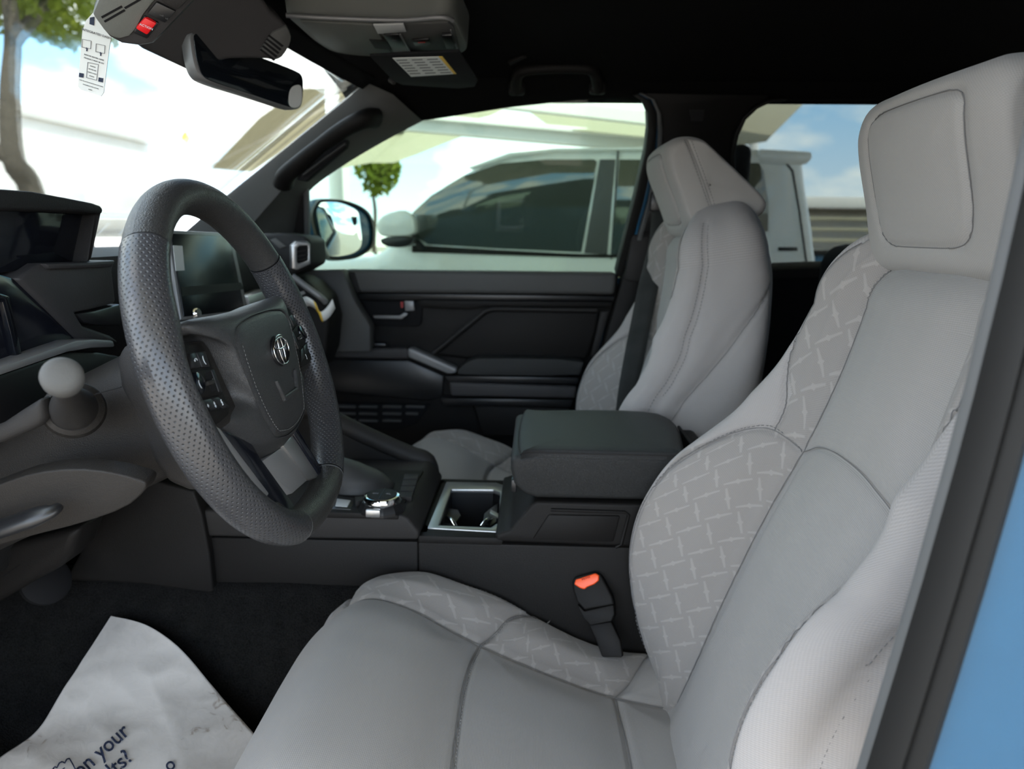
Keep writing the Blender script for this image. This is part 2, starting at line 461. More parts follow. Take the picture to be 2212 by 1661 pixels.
M['glass_rear'] = glass('privacy_glass', (0.34, 0.36, 0.35), 0.06)
def tinted():
    t = NT('tinted_car_glass'); co = obj_co(t)
    nz = t.n('ShaderNodeTexNoise', {'Vector': co, 'Scale': 2})
    return t.bsdf((0.055, 0.065, 0.058), 0.06, normal=t.bump(nz.outputs['Fac'], 0.02, 0.01), spec=0.9, Coat_Weight=1.0)
M['car_glass'] = tinted()
M['mirror'] = plain('mirror_glass', (0.88, 0.92, 0.95), 0.015, 1.0)
M['dark_mirror'] = plain('digital_mirror', (0.006, 0.008, 0.011), 0.05)
def asphalt(name, col):
    t = NT(name); co = obj_co(t)
    a = t.n('ShaderNodeTexNoise', {'Vector': co, 'Scale': 60, 'Detail': 6}); b = t.n('ShaderNodeTexNoise', {'Vector': co, 'Scale': 0.6, 'Detail': 4})
    c = t.mix(t.math('MULTIPLY', t.math('ADD', a.outputs['Fac'], b.outputs['Fac']), 0.5), tuple(x*0.8 for x in col), tuple(x*1.2 for x in col))
    return t.bsdf(c, 0.9, normal=t.bump(a.outputs['Fac'], 0.4, 0.01), spec=0.2)
M['concrete'] = asphalt('pale_concrete', (0.33, 0.295, 0.25))
def shade_cloth():
    t = NT('shade_cloth'); co = obj_co(t)
    nz = t.n('ShaderNodeTexNoise', {'Vector': co, 'Scale': 0.7, 'Detail': 3})
    c = t.mix(nz.outputs['Fac'], (0.46, 0.43, 0.32), (0.55, 0.52, 0.40))
    d = t.n('ShaderNodeBsdfDiffuse', {'Color': c}); tl = t.n('ShaderNodeBsdfTranslucent', {'Color': c})
    mx = t.n('ShaderNodeMixShader', {0: 0.38, 1: d, 2: tl}); t.t.links.new(mx.outputs[0], t.out.inputs['Surface'])
    return t.m
M['shade_cloth'] = shade_cloth()
def leafy(name, a, b):
    t = NT(name); co = obj_co(t); nz = t.n('ShaderNodeTexNoise', {'Vector': co, 'Scale': 3, 'Detail': 3})
    c = t.mix(nz.outputs['Fac'], a, b)
    d = t.n('ShaderNodeBsdfDiffuse', {'Color': c}); tl = t.n('ShaderNodeBsdfTranslucent', {'Color': c})
    mx = t.n('ShaderNodeMixShader', {0: 0.45, 1: d, 2: tl}); t.t.links.new(mx.outputs[0], t.out.inputs['Surface'])
    return t.m
M['leaf'] = leafy('leaf', (0.10, 0.17, 0.03), (0.27, 0.30, 0.05))
M['stucco'] = asphalt('stucco', (0.72, 0.70, 0.66))
M['belt'] = fabric('belt_webbing', (0.018, 0.02, 0.018), 'weave', 0.0022)
# ------------------------------------------------------------------ the cabin shell
def struct(o, label, kind='structure'):
    o['kind'] = kind; o['label'] = label; return o
def grid(name, fn, us, vs_, mat, parent=None, smooth=60, uvscale=None):
    V = [fn(u, v) for u in us for v in vs_]; n = len(vs_); Fc = []
    for i in range(len(us)-1):
        for j in range(n-1): Fc.append((i*n+j, (i+1)*n+j, (i+1)*n+j+1, i*n+j+1))
    uv = [(u, v) for u in us for v in vs_]
    return from_py(name, V, Fc, mat, parent, smooth, uv)
def lin(a, b, n): return [a+(b-a)*i/(n-1) for i in range(n)]
def solid(o, th, off=-1):
    m = o.modifiers.new('thick', 'SOLIDIFY'); m.thickness = th; m.offset = off; return o
SIDE = Plane((0, 1.87, 1.25), (0, -1, -0.315))          # the leaning plane of the passenger side glass

def ceil_z(x, y):
    t = (y-1.11)/0.72
    z = 1.725-0.05*t*t-0.035*abs(t)**6
    if x < -0.30: z -= 0.9*(x+0.30)**2
    return z
ce = grid('ceiling', lambda x, y: Vector((x, y, ceil_z(x, y))), lin(-0.46, 1.5, 50), lin(0.36, 1.79, 50), M['headliner'])
struct(solid(ce, 0.03, 1), 'black cloth headliner over the front seats')

# floor carpet: flat footwell, toe board in front, tunnel flank towards the console
def floor_z(x, y):
    z = 0.56 + max(0.0, -0.70-x)*0.75
    if y > 0.86: z = max(z, 0.56 + min(1.0, (y-0.86)/0.115)**0.8*0.25*max(0.0, min(1.0, (-.12-x)/.10)))
    if y < 0.46: z = max(z, 0.56+(0.46-y)*1.2)
    return z + 0.004*mnoise.noise(Vector((x*9, y*9, 0)))
fl = grid('floor', lambda x, y: Vector((x, y, floor_z(x, y))), lin(-1.2, 1.5, 90), lin(0.36, 1.02, 40), M['carpet'])
struct(solid(fl, 0.02), 'dark grey carpet in the driver footwell')
fl2 = grid('floor', lambda x, y: Vector((x, y, 0.56+max(0, y-1.75)*1.0 + max(0.0, -0.75-x)*0.75)), lin(-1.2, 1.5, 30), lin(1.18, 1.86, 16), M['carpet'])
struct(solid(fl2, 0.02), 'dark grey carpet in the passenger footwell')

# rear bulkhead and driver-side rear wall close the cabin behind the seats
rw = rbox('wall_back', (1.52, 1.10, 1.12), (0.04, 1.56, 1.24), M['matte_black'], bev=0.01); struct(rw, 'black rear wall of the cabin')
rf = rbox('wall_front', (-1.22, 1.10, 0.95), (0.04, 1.56, 0.90), M['matte_black'], bev=0.01); struct(rf, 'black firewall behind the dashboard')

# passenger side: window surround on the leaning plane
rail_px = [(760, 205), (905, 257), (1000, 243), (1100, 227), (1230, 213), (1340, 208), (1500, 211), (1650, 213), (1880, 213), (2150, 215), (2600, 222)]
low = [SIDE.at(x, y) for x, y in rail_px]
rings = []
for p in low:
    top = Vector((p.x, 1.66, ceil_z(p.x, 1.66)+0.006)); mid = p.lerp(top, 0.5)+Vector((0, -0.012, 0.004))
    back = p+Vector((0, 0.03, 0.0))
    rings.append([back, p, p.lerp(mid, 0.5)+Vector((0, -0.006, 0)), mid, top, top+Vector((0, 0.12, 0.0))])
o = loft('trim_1', rings, M['headliner'], cap=True); struct(o, 'black roof rail lining above the passenger windows')

pb = empty('trim_2', SIDE.at(1480, 590), kind='structure'); pb['label'] = 'black passenger side centre pillar trim with seals'
slab('pillar_cover', SIDE, [(1400, 230), (1412, 300), (1395, 420), (1352, 590), (1345, 640), (1640, 640), (1600, 560), (1580, 420), (1576, 330), (1584, 290), (1602, 252), (1628, 228), (1660, 214), (1660, 196), (1390, 196)], 0.012, 0.05, M['dark_plastic'], pb, 0.004)
def strip(name, pl, a, b, off, th, mat, parent, bev=0.002):
    """a band between two traced lines"""
    return slab(name, pl, a+b[::-1], off, th, mat, parent, bev)
L0 = [(1368, 207), (1388, 220), (1399, 245), (1400, 280), (1394, 330), (1370, 435), (1338, 560), (1330, 596)]
L1 = [(1378, 203), (1405, 218), (1416, 245), (1417, 285), (1412, 335), (1389, 440), (1352, 566), (1344, 600)]
L2 = [(1380, 202), (1408, 216), (1420, 245), (1422, 285), (1420, 335), (1399, 440), (1362, 566), (1354, 600)]
L3 = [(1386, 201), (1414, 214), (1428, 245), (1431, 285), (1428, 335), (1408, 440), (1372, 570), (1364, 606)]
strip('window_seal', SIDE, L0, L1, 0.020, 0.05, M['rubber'], pb)
strip('painted_edge', SIDE, L1, L2, 0.012, 0.04, M['blue_paint'], pb)
strip('door_seal', SIDE, L2, L3, 0.024, 0.04, M['rubber_grey'], pb)
slab('belt_slide_cover', SIDE, [(1415, 430), (1440, 430), (1432, 500), (1385, 500), (1398, 450)], 0.022, 0.03, M['black'], pb, 0.003)
LP = planeY(1.845)
slab('pillar_lower_cover', LP, [(1378, 496), (1436, 500), (1420, 610), (1290, 930), (1235, 930), (1300, 760), (1345, 600)], 0.02, 0.06, M['dark_plastic'], pb, 0.006)
slab('pillar_step', LP, [(1365, 506), (1434, 510), (1416, 612), (1348, 606)], 0.026, 0.03, M['mid_plastic'], pb, 0.006)
slab('emblem_mark', SIDE, [(1490, 238), (1522, 238), (1518, 262), (1494, 262)], 0.0135, 0.002, M['black'], pb, 0.0)

# side glass panes
g1 = slab('window_2', SIDE, [(560, 600), (560, 480), (660, 390), (770, 320), (910, 245), (1100, 215), (1340, 196), (1410, 230), (1410, 300), (1345, 600)], -0.025, 0.004, M['glass_side'], None, 0)
struct(g1, 'green tinted front passenger window pane')
g2 = slab('window_3', SIDE, [(1560, 610), (1560, 300), (1620, 205), (2300, 205), (2300, 610)], -0.025, 0.004, M['glass_rear'], None, 0)
struct(g2, 'dark tinted rear passenger window pane')
fr = empty('trim_3', SIDE.at(1800, 600), kind='structure'); fr['label'] = 'black seal around the rear passenger window'
R0 = [(1582, 420), (1580, 330), (1588, 290), (1606, 254), (1632, 230), (1664, 215), (1700, 213)]
R1 = [(1590, 420), (1588, 333), (1596, 294), (1612, 259), (1636, 236), (1666, 221), (1700, 218)]
strip('pane_seal', SIDE, R0, R1, 0.022, 0.03, M['rubber'], fr)
slab('rear_belt_rail', SIDE, [(1560, 590), (1700, 582), (1790, 579), (1850, 571), (2300, 575), (2300, 610), (1560, 610)], 0.014, 0.06, M['mid_plastic'], fr, 0.006)
o = slab('door_2', planeY(1.87), [(1560, 600), (2400, 600), (2400, 1200), (1560, 1200)], 0.02, 0.05, M['matte_black'], None, 0.004); struct(o, 'black rear passenger door card below the tinted window')
# body below the belt, outside skin
o = rbox('wall_right', (0.2, 1.955, 0.86), (2.9, 0.03, 0.76), M['blue_paint'], bev=0.01); struct(o, 'blue outer skin of the passenger side doors')

# front pillar trim on the passenger side
ap = empty('trim_4', PY(640, 400, 1.7), kind='structure'); ap['label'] = 'grey passenger front pillar trim with grab handle'
W = [((790, 178), 1.640), ((700, 249), 1.655), ((600, 333), 1.675), ((490, 421), 1.70), ((430, 475), 1.715), ((395, 505), 1.72)]
Rg = [((850, 205), 1.655), ((757, 285), 1.662), ((655, 365), 1.675), ((572, 455), 1.70), ((530, 505), 1.715), ((505, 540), 1.72)]
Wn = [((908, 257), 0.006), ((822, 303), 0.006), ((735, 355), 0.006), ((658, 414), 0.006), ((640, 470), 0.006), ((630, 540), 0.006)]
rings = []
for (w, wy), (m, my), (n_, no) in zip(W, Rg, Wn):
    a, b, c = PY(*w, wy), PY(*m, my), SIDE.at(*n_, no)
    e1 = a.lerp(b, 0.5)+Vector((0, -0.008, 0)); e2 = b.lerp(c, 0.5)+Vector((0, -0.016, 0))
    rings.append([a+Vector((0, 0.03, 0)), a, e1, b+Vector((0.0, -0.006, 0)), e2, c, c+Vector((0, 0.03, 0))])
rr = []
for k in range(len(rings[0])): rr.append(catmull([r[k] for r in rings], 5))
rings = [[rr[k][i] for k in range(len(rr))] for i in range(len(rr[0]))]
loft('pillar_cover', rings, M['pillar'], ap, cap=True)
slab('mirror_sail', SIDE, [(585, 545), (600, 480), (640, 425), (657, 412), (659, 560), (585, 570)], 0.004, 0.03, M['dark_plastic'], ap, 0.003)
slab('quarter_divider', SIDE, [(655, 412), (664, 408), (668, 560), (658, 560)], 0.008, 0.02, M['rubber_grey'], ap, 0.002)
# grab handle along the pillar
hp = [PY(612, 398, 1.675), PY(618, 380, 1.645), PY(640, 358, 1.630), PY(690, 316, 1.618), PY(742, 280, 1.612), PY(786, 258, 1.620), PY(812, 256, 1.655)]
hp = catmull(hp, 5)
gh = tube('grab_handle', hp, [0.018+0.006*abs(math.cos(math.pi*i/(len(hp)-1))) for i in range(len(hp))], M['dark_plastic'], ap, 12, flat=0.75)
slab('handle_recess', planeY(1.645), [(640, 388), (665, 352), (740, 298), (752, 304), (748, 318), (660, 392)], 0.0, 0.02, M['matte_black'], ap, 0.003)
tube('handle_edge', [PY(655, 378, 1.625), PY(700, 344, 1.620), PY(746, 311, 1.618)], 0.0035, M['mid_plastic'], ap, 8)

# windscreen pane and its black border
WS = [((-200, 300), 0.95), ((160, -60), 0.90)]
c_tr, c_br = PY(800, 172, 1.63), PY(380, 512, 1.72)
c_tl, c_bl = Vector((c_tr.x-0.0, 0.50, c_tr.z)), Vector((c_br.x-0.0, 0.40, c_br.z))
def ws(u, v):
    p = c_bl.lerp(c_br, u).lerp(c_tl.lerp(c_tr, u), v); bow = 4*u*(1-u)
    return p+Vector((-0.10*bow, 0, 0.03*bow*v))
o = grid('window_1', ws, lin(0, 1, 24), lin(0, 1, 8), M['glass_front']); struct(solid(o, 0.005), 'windscreen pane')
o = grid('trim_5', lambda u, v: ws(u, 0.955+0.06*v)+Vector((0.004, 0, -0.004)), lin(0, 1, 30), lin(0, 1, 3), M['matte_black']); struct(solid(o, 0.006), 'black border along the top of the windscreen')

# driver side centre pillar next to the camera: painted body, rubber seal and inner trim
np_ = empty('trim_6', PY(2000, 1661, 0.36), kind='structure'); np_['label'] = 'driver side centre pillar with black door seal and blue paint'
def vstrip(name, px0, px1, y, dy, mat, r=0.012):
    """vertical round-edged profile between two traced image lines at the given distance, running up the pillar"""
    rings = []
    for (x0, yy), (x1, _) in zip(px0, px1):
        a, b = PY(x0, yy, y), PY(x1, yy, y)
        rings.append([a+Vector((0.0, 0.0, 0)), a.lerp(b, 0.2)+Vector((0, -dy*0.75, 0)), a.lerp(b, 0.5)+Vector((0, -dy, 0)), a.lerp(b, 0.8)+Vector((0, -dy*0.75, 0)), b, b+Vector((0.03, 0.03, 0)), a+Vector((0.03, 0.03, 0))])
    return loft(name, rings, mat, np_, cap=True, smooth=50)
ys = [-200, 100, 350, 600, 850, 1000, 1250, 1450, 1661, 1900]
def xs(base, x100, x1661, bow=0):  # straight line in the image with optional bow
    return [(x100+(x1661-x100)*((y-100)/1561.0)+bow*math.sin(math.pi*max(0, min(1, (y-100)/1561.0))), y) for y in ys]
e0 = xs(0, 2246, 1849, 24); e1 = xs(0, 2276, 1870, 24); e2 = xs(0, 2335, 1930, 26); e3 = xs(0, 2400, 1995, 28)
vstrip('inner_lip', e0, e1, 0.385, 0.006, M['rubber_grey'])
vstrip('seal', e1, e2, 0.375, 0.018, M['rubber'])
vstrip('seal_outer', e2, e3, 0.365, 0.012, M['rubber'])
rings = []
for (x, yy) in e3:
    a = PY(x, yy, 0.36); b = a+Vector((0.045, -0.012, 0)); c = a+Vector((0.11, -0.035, 0)); d = a+Vector((0.26, -0.04, 0))
    rings.append([a, a.lerp(b, 0.5)+Vector((0, -0.002, 0)), b, b.lerp(c, 0.5)+Vector((0, -0.004, 0)), c, d, d+Vector((0.05, 0.08, 0)), a+Vector((0.08, 0.08, 0))])
loft('painted_pillar', rings, M['blue_paint'], np_, cap=True)
rbox('inner_cover', (0.42, 0.42, 1.12), (0.20, 0.04, 1.2), M['dark_plastic'], np_, 0.015)
o = rbox('wall_left', (0.98, 0.40, 1.10), (1.1, 0.06, 1.25), M['matte_black'], bev=0.01); struct(o, 'driver side rear door lining behind the pillar')
# ------------------------------------------------------------------ seats
def cat1(xs_, ys_, x):
    """smooth 1-D interpolation (Catmull-Rom on uneven knots) for arrays"""
    xs_ = np.asarray(xs_, float); ys_ = np.asarray(ys_, float); x = np.clip(np.asarray(x, float), xs_[0], xs_[-1])
    m = np.gradient(ys_, xs_)
    i = np.clip(np.searchsorted(xs_, x)-1, 0, len(xs_)-2)
    h = xs_[i+1]-xs_[i]; t = (x-xs_[i])/h
    return ((2*t**3-3*t**2+1)*ys_[i]+(t**3-2*t**2+t)*h*m[i]+(-2*t**3+3*t**2)*ys_[i+1]+(t**3-t**2)*h*m[i+1])
def grid_normals(P, close_u=False):
    du = np.gradient(P, axis=0); dv = np.gradient(P, axis=1)
    n = np.cross(du, dv); l = np.linalg.norm(n, axis=2, keepdims=True); return n/np.maximum(l, 1e-9)
def upholster(P, UV, seams, groove=0.0045, gw=0.0045, puff=0.006, pw=0.03, flip=1.0, off=None):
    """press seam grooves into a grid of points and puff up the panels between them"""
    N = grid_normals(P)*flip
    flat = P.reshape(-1, 3)
    S = np.concatenate([np.asarray(s) for s in seams])
    d = np.full(len(flat), 9.0)
    for k in range(0, len(flat), 4000):
        a = flat[k:k+4000]
        d[k:k+4000] = np.sqrt(((a[:, None, :]-S[None])**2).sum(2)).min(1)
    h = -groove*np.exp(-(d/gw)**2) + puff*(1-np.exp(-(d/pw)**2))
    if off is not None: h = h+off.reshape(-1)
    return (flat+N.reshape(-1, 3)*h[:, None]).reshape(P.shape), N
def split_panels(P, UV, region, panels, parent, flip=-1.0):
    """cut the grid into one mesh per panel; region: (nu-1, nv-1) array of ids"""
    nu, nv = P.shape[:2]; idx = np.arange(nu*nv).reshape(nu, nv)
    V = P.reshape(-1, 3); U = UV.reshape(-1, 2); out = []; NN = (grid_normals(P)*flip).reshape(-1, 3)
    for rid, (name, mat) in panels.items():
        I, J = np.nonzero(region == rid)
        if len(I) == 0: continue
        q = np.stack([idx[I, J], idx[I+1, J], idx[I+1, J+1], idx[I, J+1]], 1)
        used, inv = np.unique(q, return_inverse=True)
        ob = from_py(name, V[used], [tuple(r[::-1]) for r in inv.reshape(-1, 4).tolist()], mat, parent, 180, U[used])
        ob.data.normals_split_custom_set_from_vertices([tuple(x) for x in NN[used]]); out.append(ob)
    return out
def metric_uv(P):
    du = np.linalg.norm(np.diff(P, axis=0), axis=2); dv = np.linalg.norm(np.diff(P, axis=1), axis=2)
    u = np.concatenate([np.zeros((1, P.shape[1])), np.cumsum(du, 0)], 0); u -= u[P.shape[0]//2][None]
    v = np.concatenate([np.zeros((P.shape[0], 1)), np.cumsum(dv, 1)], 1)
    return np.stack([u, np.broadcast_to(v[P.shape[0]//2][None], u.shape)], 2)

def seam_thread(paths, P2, N, parent, r=0.0006, lift=0.0004):
    """dark sewn line lying in the bottom of each seam groove"""
    flat = P2.reshape(-1, 3); nn = N.reshape(-1, 3)
    for q in paths:
        w = []
        for p in q[::3]:
            k = np.argmin(((flat-p)**2).sum(1)); w.append(Vector(p+nn[k]*(np.dot(flat[k]-p, nn[k])+lift)))
        if len(w) > 2: tube('seam', w, r, M['thread'], parent, 5)
SY = 0.74   # seat centre line
zz = [.56, .60, .673, .735, .825, .899, .986, 1.045, 1.067, 1.111, 1.16, 1.215, 1.259, 1.30]
Xc_ = [.275, .25, .212, .176, .148, .142, .165, .205, .230, .280, .315, .340, .356, .372]
Xi_z = [.56, .738, .874, .995, 1.081, 1.175, 1.301]; Xi_x = [.150, .212, .256, .301, .338, .370, .400]
def back_pt(s, z):
    """backrest surface point arrays: s across (0 centre, 1 insert edge, 2 bolster crest, 3 flank, 4 rear corner, 5 rear centre), z height"""
    a = np.abs(s); sg = np.sign(s)
    Xi = cat1(Xi_z, Xi_x, z); Xc = cat1(zz, Xc_, z)
    Xc = Xc+np.where(s < 0, .034*np.clip((1.14-z)/.08, 0, 1), 0)   # the outer bolster is shallower
    hi = cat1([.56, .9, 1.08, 1.30], [.125, .120, .120, .112], z)
    hc = cat1([.56, .70, .9, 1.05, 1.16, 1.30], [.19, .200, .207, .205, .192, .172], z)
    Xb = cat1([.56, .8, 1.0, 1.16, 1.23, 1.30], [.33, .42, .485, .525, .535, .53], z)
    ks = np.array([0, .5, 1, 1.5, 2, 2.35, 3, 4, 4.5, 5])
    def knots(i):
        w = [ (0*hi, Xi-.010), (.55*hi, Xi-.006), (hi, Xi+.002), (hi+.50*(hc-hi), Xi+.42*(Xc-Xi)-.004), (hc, Xc), (hc+.022, Xc+.022),
              (hc+.034, Xc+.45*(Xb-Xc)), (hc+.012, Xb-.015), (.55*hc, Xb+.004), (0*hc, Xb+.008)]
        return np.stack([np.broadcast_to(k[i], z.shape) for k in w])
    Dy, X = knots(0), knots(1)
    # per-point cubic interpolation along s
    i = np.clip(np.searchsorted(ks, a, side='right')-1, 0, len(ks)-2)
    def ev(K):
        m = np.gradient(K, ks, axis=0)
        r, c = np.indices(a.shape)
        h = ks[i+1]-ks[i]; t = (a-ks[i])/h
        return ((2*t**3-3*t**2+1)*K[i, r, c]+(t**3-2*t**2+t)*h*m[i, r, c]+(-2*t**3+3*t**2)*K[i+1, r, c]+(t**3-t**2)*h*m[i+1, r, c])
    return ev(Dy)*sg, ev(X)
Z_TOP, DOME = 1.265, 0.105
def back_surface(S, T):
    """T: 0..1 from hem to shoulder line, 1..2 over the rounded top"""
    z = np.where(T <= 1, .57+(Z_TOP-.57)*np.minimum(T, 1), Z_TOP)
    dy, X = back_pt(S, z)
    k = np.clip(T-1, 0, 1)
    ang = k*math.pi/2
    fy = np.cos(ang)**0.45; fx = np.cos(ang)**0.75
    Xm = .47
    # the insert dips between the shoulders
    dip = np.where(np.abs(S) < 2.2, 0.048*np.cos(np.clip(np.abs(S)/2.2, 0, 1)*math.pi/2), 0)
    zt = z + np.sin(ang)*DOME*(1.0) - dip*np.sin(ang)
    X = X + np.sin(ang)**2*0.0
    return np.stack([Xm+(X-Xm)*fx, SY+dy*fy, zt], 2)
def arc_z(a):   # seam between lower and upper panels over |s|
    return np.where(a <= 1, 1.081+0.030*(1-a**2), np.where(a <= 2, 1.081+0.035*np.sin(np.clip(a-1, 0, 1)*math.pi*0.75)-0.055*np.clip(a-1.0, 0, 1)**2, 1.04))
def zt_of(z): return (z-.57)/(Z_TOP-.57)
def make_seat(name, label, side):
    root = empty(name, (0.0, SY, 0.56), label, 'car seat', 'front seats')
    # ---------------- backrest
    back = empty('backrest', (0.25, SY, 0.70), parent=root)
    s = np.concatenate([np.linspace(-5, -2.3, 34), np.linspace(-2.25, -1, 51)[:-1], np.linspace(-1, 1, 70), np.linspace(1, 2.25, 51)[1:], np.linspace(2.3, 5, 34)])
    TR_ = zt_of(1.081); k0 = 130
    t = np.concatenate([np.linspace(0, TR_, k0+1), np.linspace(TR_, 1, 46)[1:], 1+np.linspace(0, 1, 22)[1:]])
    S, T0 = np.meshgrid(s, t, indexing='ij')
    dl = zt_of(arc_z(np.minimum(np.abs(S), 2)))-TR_; dl = dl*np.clip((2.35-np.abs(S))/.35, 0, 1)
    T = np.where(T0 <= 1, T0+dl*np.exp(-((T0-TR_)/.16)**2), T0)
    P = back_surface(S, T)
    UV = metric_uv(P)
    Z = np.where(T <= 1, .57+(Z_TOP-.57)*T, 1.3+T)
    def line(pts, n=160):
        """polyline in (s, T) -> 3-D samples"""
        pts = np.array(pts, float); dd = np.linspace(0, len(pts)-1, n)
        ss = cat1(np.arange(len(pts)), pts[:, 0], dd); tt = cat1(np.arange(len(pts)), pts[:, 1], dd)
        return back_surface(ss[:, None], tt[:, None])[:, 0, :]
    seams = []; named = {}
    for g in (-1, 1):
        named['ins', g] = line([(g, .2), (g, .6), (g, 1.0), (g*1.0, 1.5)], 260)
        named['crest', g] = line([(g*2, .12), (g*2, .3), (g*2, .5), (g*2, zt_of(.98)), (g*1.96, zt_of(1.02)), (g*1.8, zt_of(arc_z(1.8))), (g*1.5, zt_of(arc_z(1.5))), (g*1.0, zt_of(1.081))], 300)
        named['wing', g] = line([(g*1.42, zt_of(1.098)), (g*1.50, zt_of(1.13)), (g*1.72, zt_of(1.17)), (g*1.92, zt_of(1.21)), (g*2.0, 1.0), (g*2.0, 1.6)], 200)
        named['flank', g] = line([(g*2.62, .2), (g*2.62, .6), (g*2.62, 1.0), (g*2.6, 1.5)], 260)
        named['diag', g] = line([(g*4.0, .93), (g*3.5, .84), (g*3.0, .68), (g*2.80, .50), (g*2.75, .25)], 300)
        named['rear', g] = line([(g*4.0, .1), (g*4.0, .7), (g*4.0, 1.0), (g*4.0, 1.4)], 220)
        for k in ('ins', 'crest', 'wing', 'flank', 'diag', 'rear'): seams.append(named[k, g])
    arc = [(x, zt_of(float(arc_z(np.array(abs(x)))))) for x in np.linspace(-1, 1, 13)]
    named['arc', 0] = line(arc, 200); seams.append(named['arc', 0])
    P2, N = upholster(P, UV, seams, 0.005, 0.004, 0.007, 0.035, flip=-1.0)
    sc = (s[:-1]+s[1:])/2; tc = (t[:-1]+t[1:])/2
    A, B = np.meshgrid(np.abs(sc), tc, indexing='ij'); ZB = np.where(B <= 1, .57+(Z_TOP-.57)*B, 1.4)
    arcz = np.full(A.shape, 1.081)
    wing = np.interp(ZB, [1.09, 1.13, 1.17, 1.21, 1.265], [1.42, 1.50, 1.72, 1.92, 2.0])
    reg = np.full(A.shape, 5)
    dg_t = np.interp(A, [2.62, 2.75, 2.8, 3.0, 3.5, 4.0], [.0, .25, .50, .68, .84, .93])
    reg[A >= 4.0] = 7
    reg[(A < 1) & (ZB < arcz)] = 1; reg[(A < 1) & (ZB >= arcz)] = 2
    reg[(A >= 1) & (A < 2) & (ZB < arcz)] = 3
    reg[(A >= 1) & (A < 2) & (ZB >= arcz) & (A < wing)] = 4
    sgn = np.meshgrid(np.sign(sc), tc, indexing='ij')[0]
    reg = np.where((reg == 3) & (sgn < 0), 13, reg); reg = np.where((reg == 4) & (sgn < 0), 14, reg); reg = np.where((reg == 5) & (sgn < 0), 15, reg); reg = np.where((reg == 6) & (sgn < 0), 16, reg)
    split_panels(P2, UV, reg, {1: ('lower_insert', M['cloth']), 2: ('upper_insert', M['cloth']), 3: ('lower_bolster', M['cloth_tread']), 13: ('lower_bolster', M['cloth_tread']),
                 4: ('upper_bolster', M['cloth_tread']), 14: ('upper_bolster', M['cloth_tread']), 5: ('flank', M['cloth_side']), 15: ('flank', M['cloth_side']), 6: ('shoulder_panel', M['cloth_side']), 16: ('shoulder_panel', M['cloth_side']), 7: ('back_panel', M['cloth_flank'])}, back)
    def stitch(key, off_s, mat='thread'):
        for g in (-1, 1):
            q = named[key, g] if (key, g) in named else None
            if q is None: continue
            # shift sideways within the surface
            d = np.gradient(q, axis=0); d /= np.maximum(np.linalg.norm(d, axis=1, keepdims=True), 1e-9)
            c = np.array([.47, SY, 1.0]); out = q-np.array([.42, SY, 0])*[1, 1, 0]-np.array([0, 0, 1])*q[:, 2:3]; out /= np.maximum(np.linalg.norm(out, axis=1, keepdims=True), 1e-9)
            b = np.cross(d, out); b /= np.maximum(np.linalg.norm(b, axis=1, keepdims=True), 1e-9)
            pts = q+b*off_s
            # drop onto the sculpted surface
            flat = P2.reshape(-1, 3); nn = N.reshape(-1, 3)
            w = []
            for p in pts:
                k = np.argmin(((flat-p)**2).sum(1)); w.append(Vector(p+nn[k]*(np.dot(flat[k]-p, nn[k])+0.0007)))
            dashes('stitching', w, M[mat], back, 0.0042, 0.0022, 0.0006)
    seam_thread([named['arc', 0]]+[named[k, g] for g in (-1, 1) for k in ('ins', 'crest', 'wing', 'diag')], P2, N, back)
    stitch('crest', 0.004); stitch('flank', 0.005); stitch('flank', -0.005)
    # ---------------- headrest
    head = empty('headrest', (0.44, SY, 1.33), parent=root)
    prof = [(.357, 1.468), (.366, 1.490), (.392, 1.499), (.425, 1.493), (.452, 1.470), (.500, 1.415), (.540, 1.366), (.543, 1.346), (.524, 1.334), (.470, 1.322), (.425, 1.312), (.400, 1.318), (.388, 1.338), (.372, 1.395), (.360, 1.440)]
    pr3 = catmull([Vector((a, 0, b)) for a, b in prof], 12, closed=True)
    pr = np.array([(p.x, p.z) for p in pr3]); cen = np.array([.435, 1.405]); HW = 0.132; RR = 0.040
    n = len(pr); rows = []
    ysv = np.concatenate([[-HW]*12, -HW+RR*(1-np.cos(np.linspace(0, math.pi/2, 12)))[1:], np.linspace(-HW+RR, HW-RR, 72)[1:-1], HW-RR*(1-np.cos(np.linspace(math.pi/2, 0, 12)))[:-1], [HW]*12])
    scl = np.concatenate([np.linspace(0.02, .86, 12), .86+.14*np.sin(np.linspace(0, math.pi/2, 12))[1:], np.ones(70), .86+.14*np.sin(np.linspace(math.pi/2, 0, 12))[:-1], np.linspace(.86, 0.02, 12)])
    bulge = np.concatenate([-(1-np.linspace(0.02, 1, 12)**2)*0.006, np.zeros(len(ysv)-24), ((1-np.linspace(1, 0.02, 12)**2)*0.006)])
    P = np.zeros((len(ysv), n+1, 3))
    for i, (y, k, bb) in enumerate(zip(ysv, scl, bulge)):
        q = cen+(pr-cen)*k
        P[i, :n, 0] = q[:, 0]; P[i, :n, 2] = q[:, 1]; P[i, :n, 1] = SY+y+bb
    # gentle horizontal crown on the front face
    fy = ((P[:, :, 1]-SY)/HW)**2; P[:, :, 0] += np.clip((.46-P[:, :, 0])/.08, 0, 1)*0.012*fy
    P[:, n] = P[:, 0]
    UV = metric_uv(P)
    i0, i1 = 12+11, len(ysv)-12-12
    j_top, j_bot = 2, 86   # profile stations of the front panel's top and bottom seams
    def col(i, ja, jb):
        js = list(range(ja, n)) + list(range(0, jb+1)) if ja > jb else list(range(ja, jb+1))
        return [P[i, j] for j in js]
    def dens(q, k=6):
        q = np.array(q); x = np.linspace(0, len(q)-1, len(q)*k); f = np.floor(x).astype(int); f = np.minimum(f, len(q)-2); w = (x-f)[:, None]; return q[f]*(1-w)+q[f+1]*w
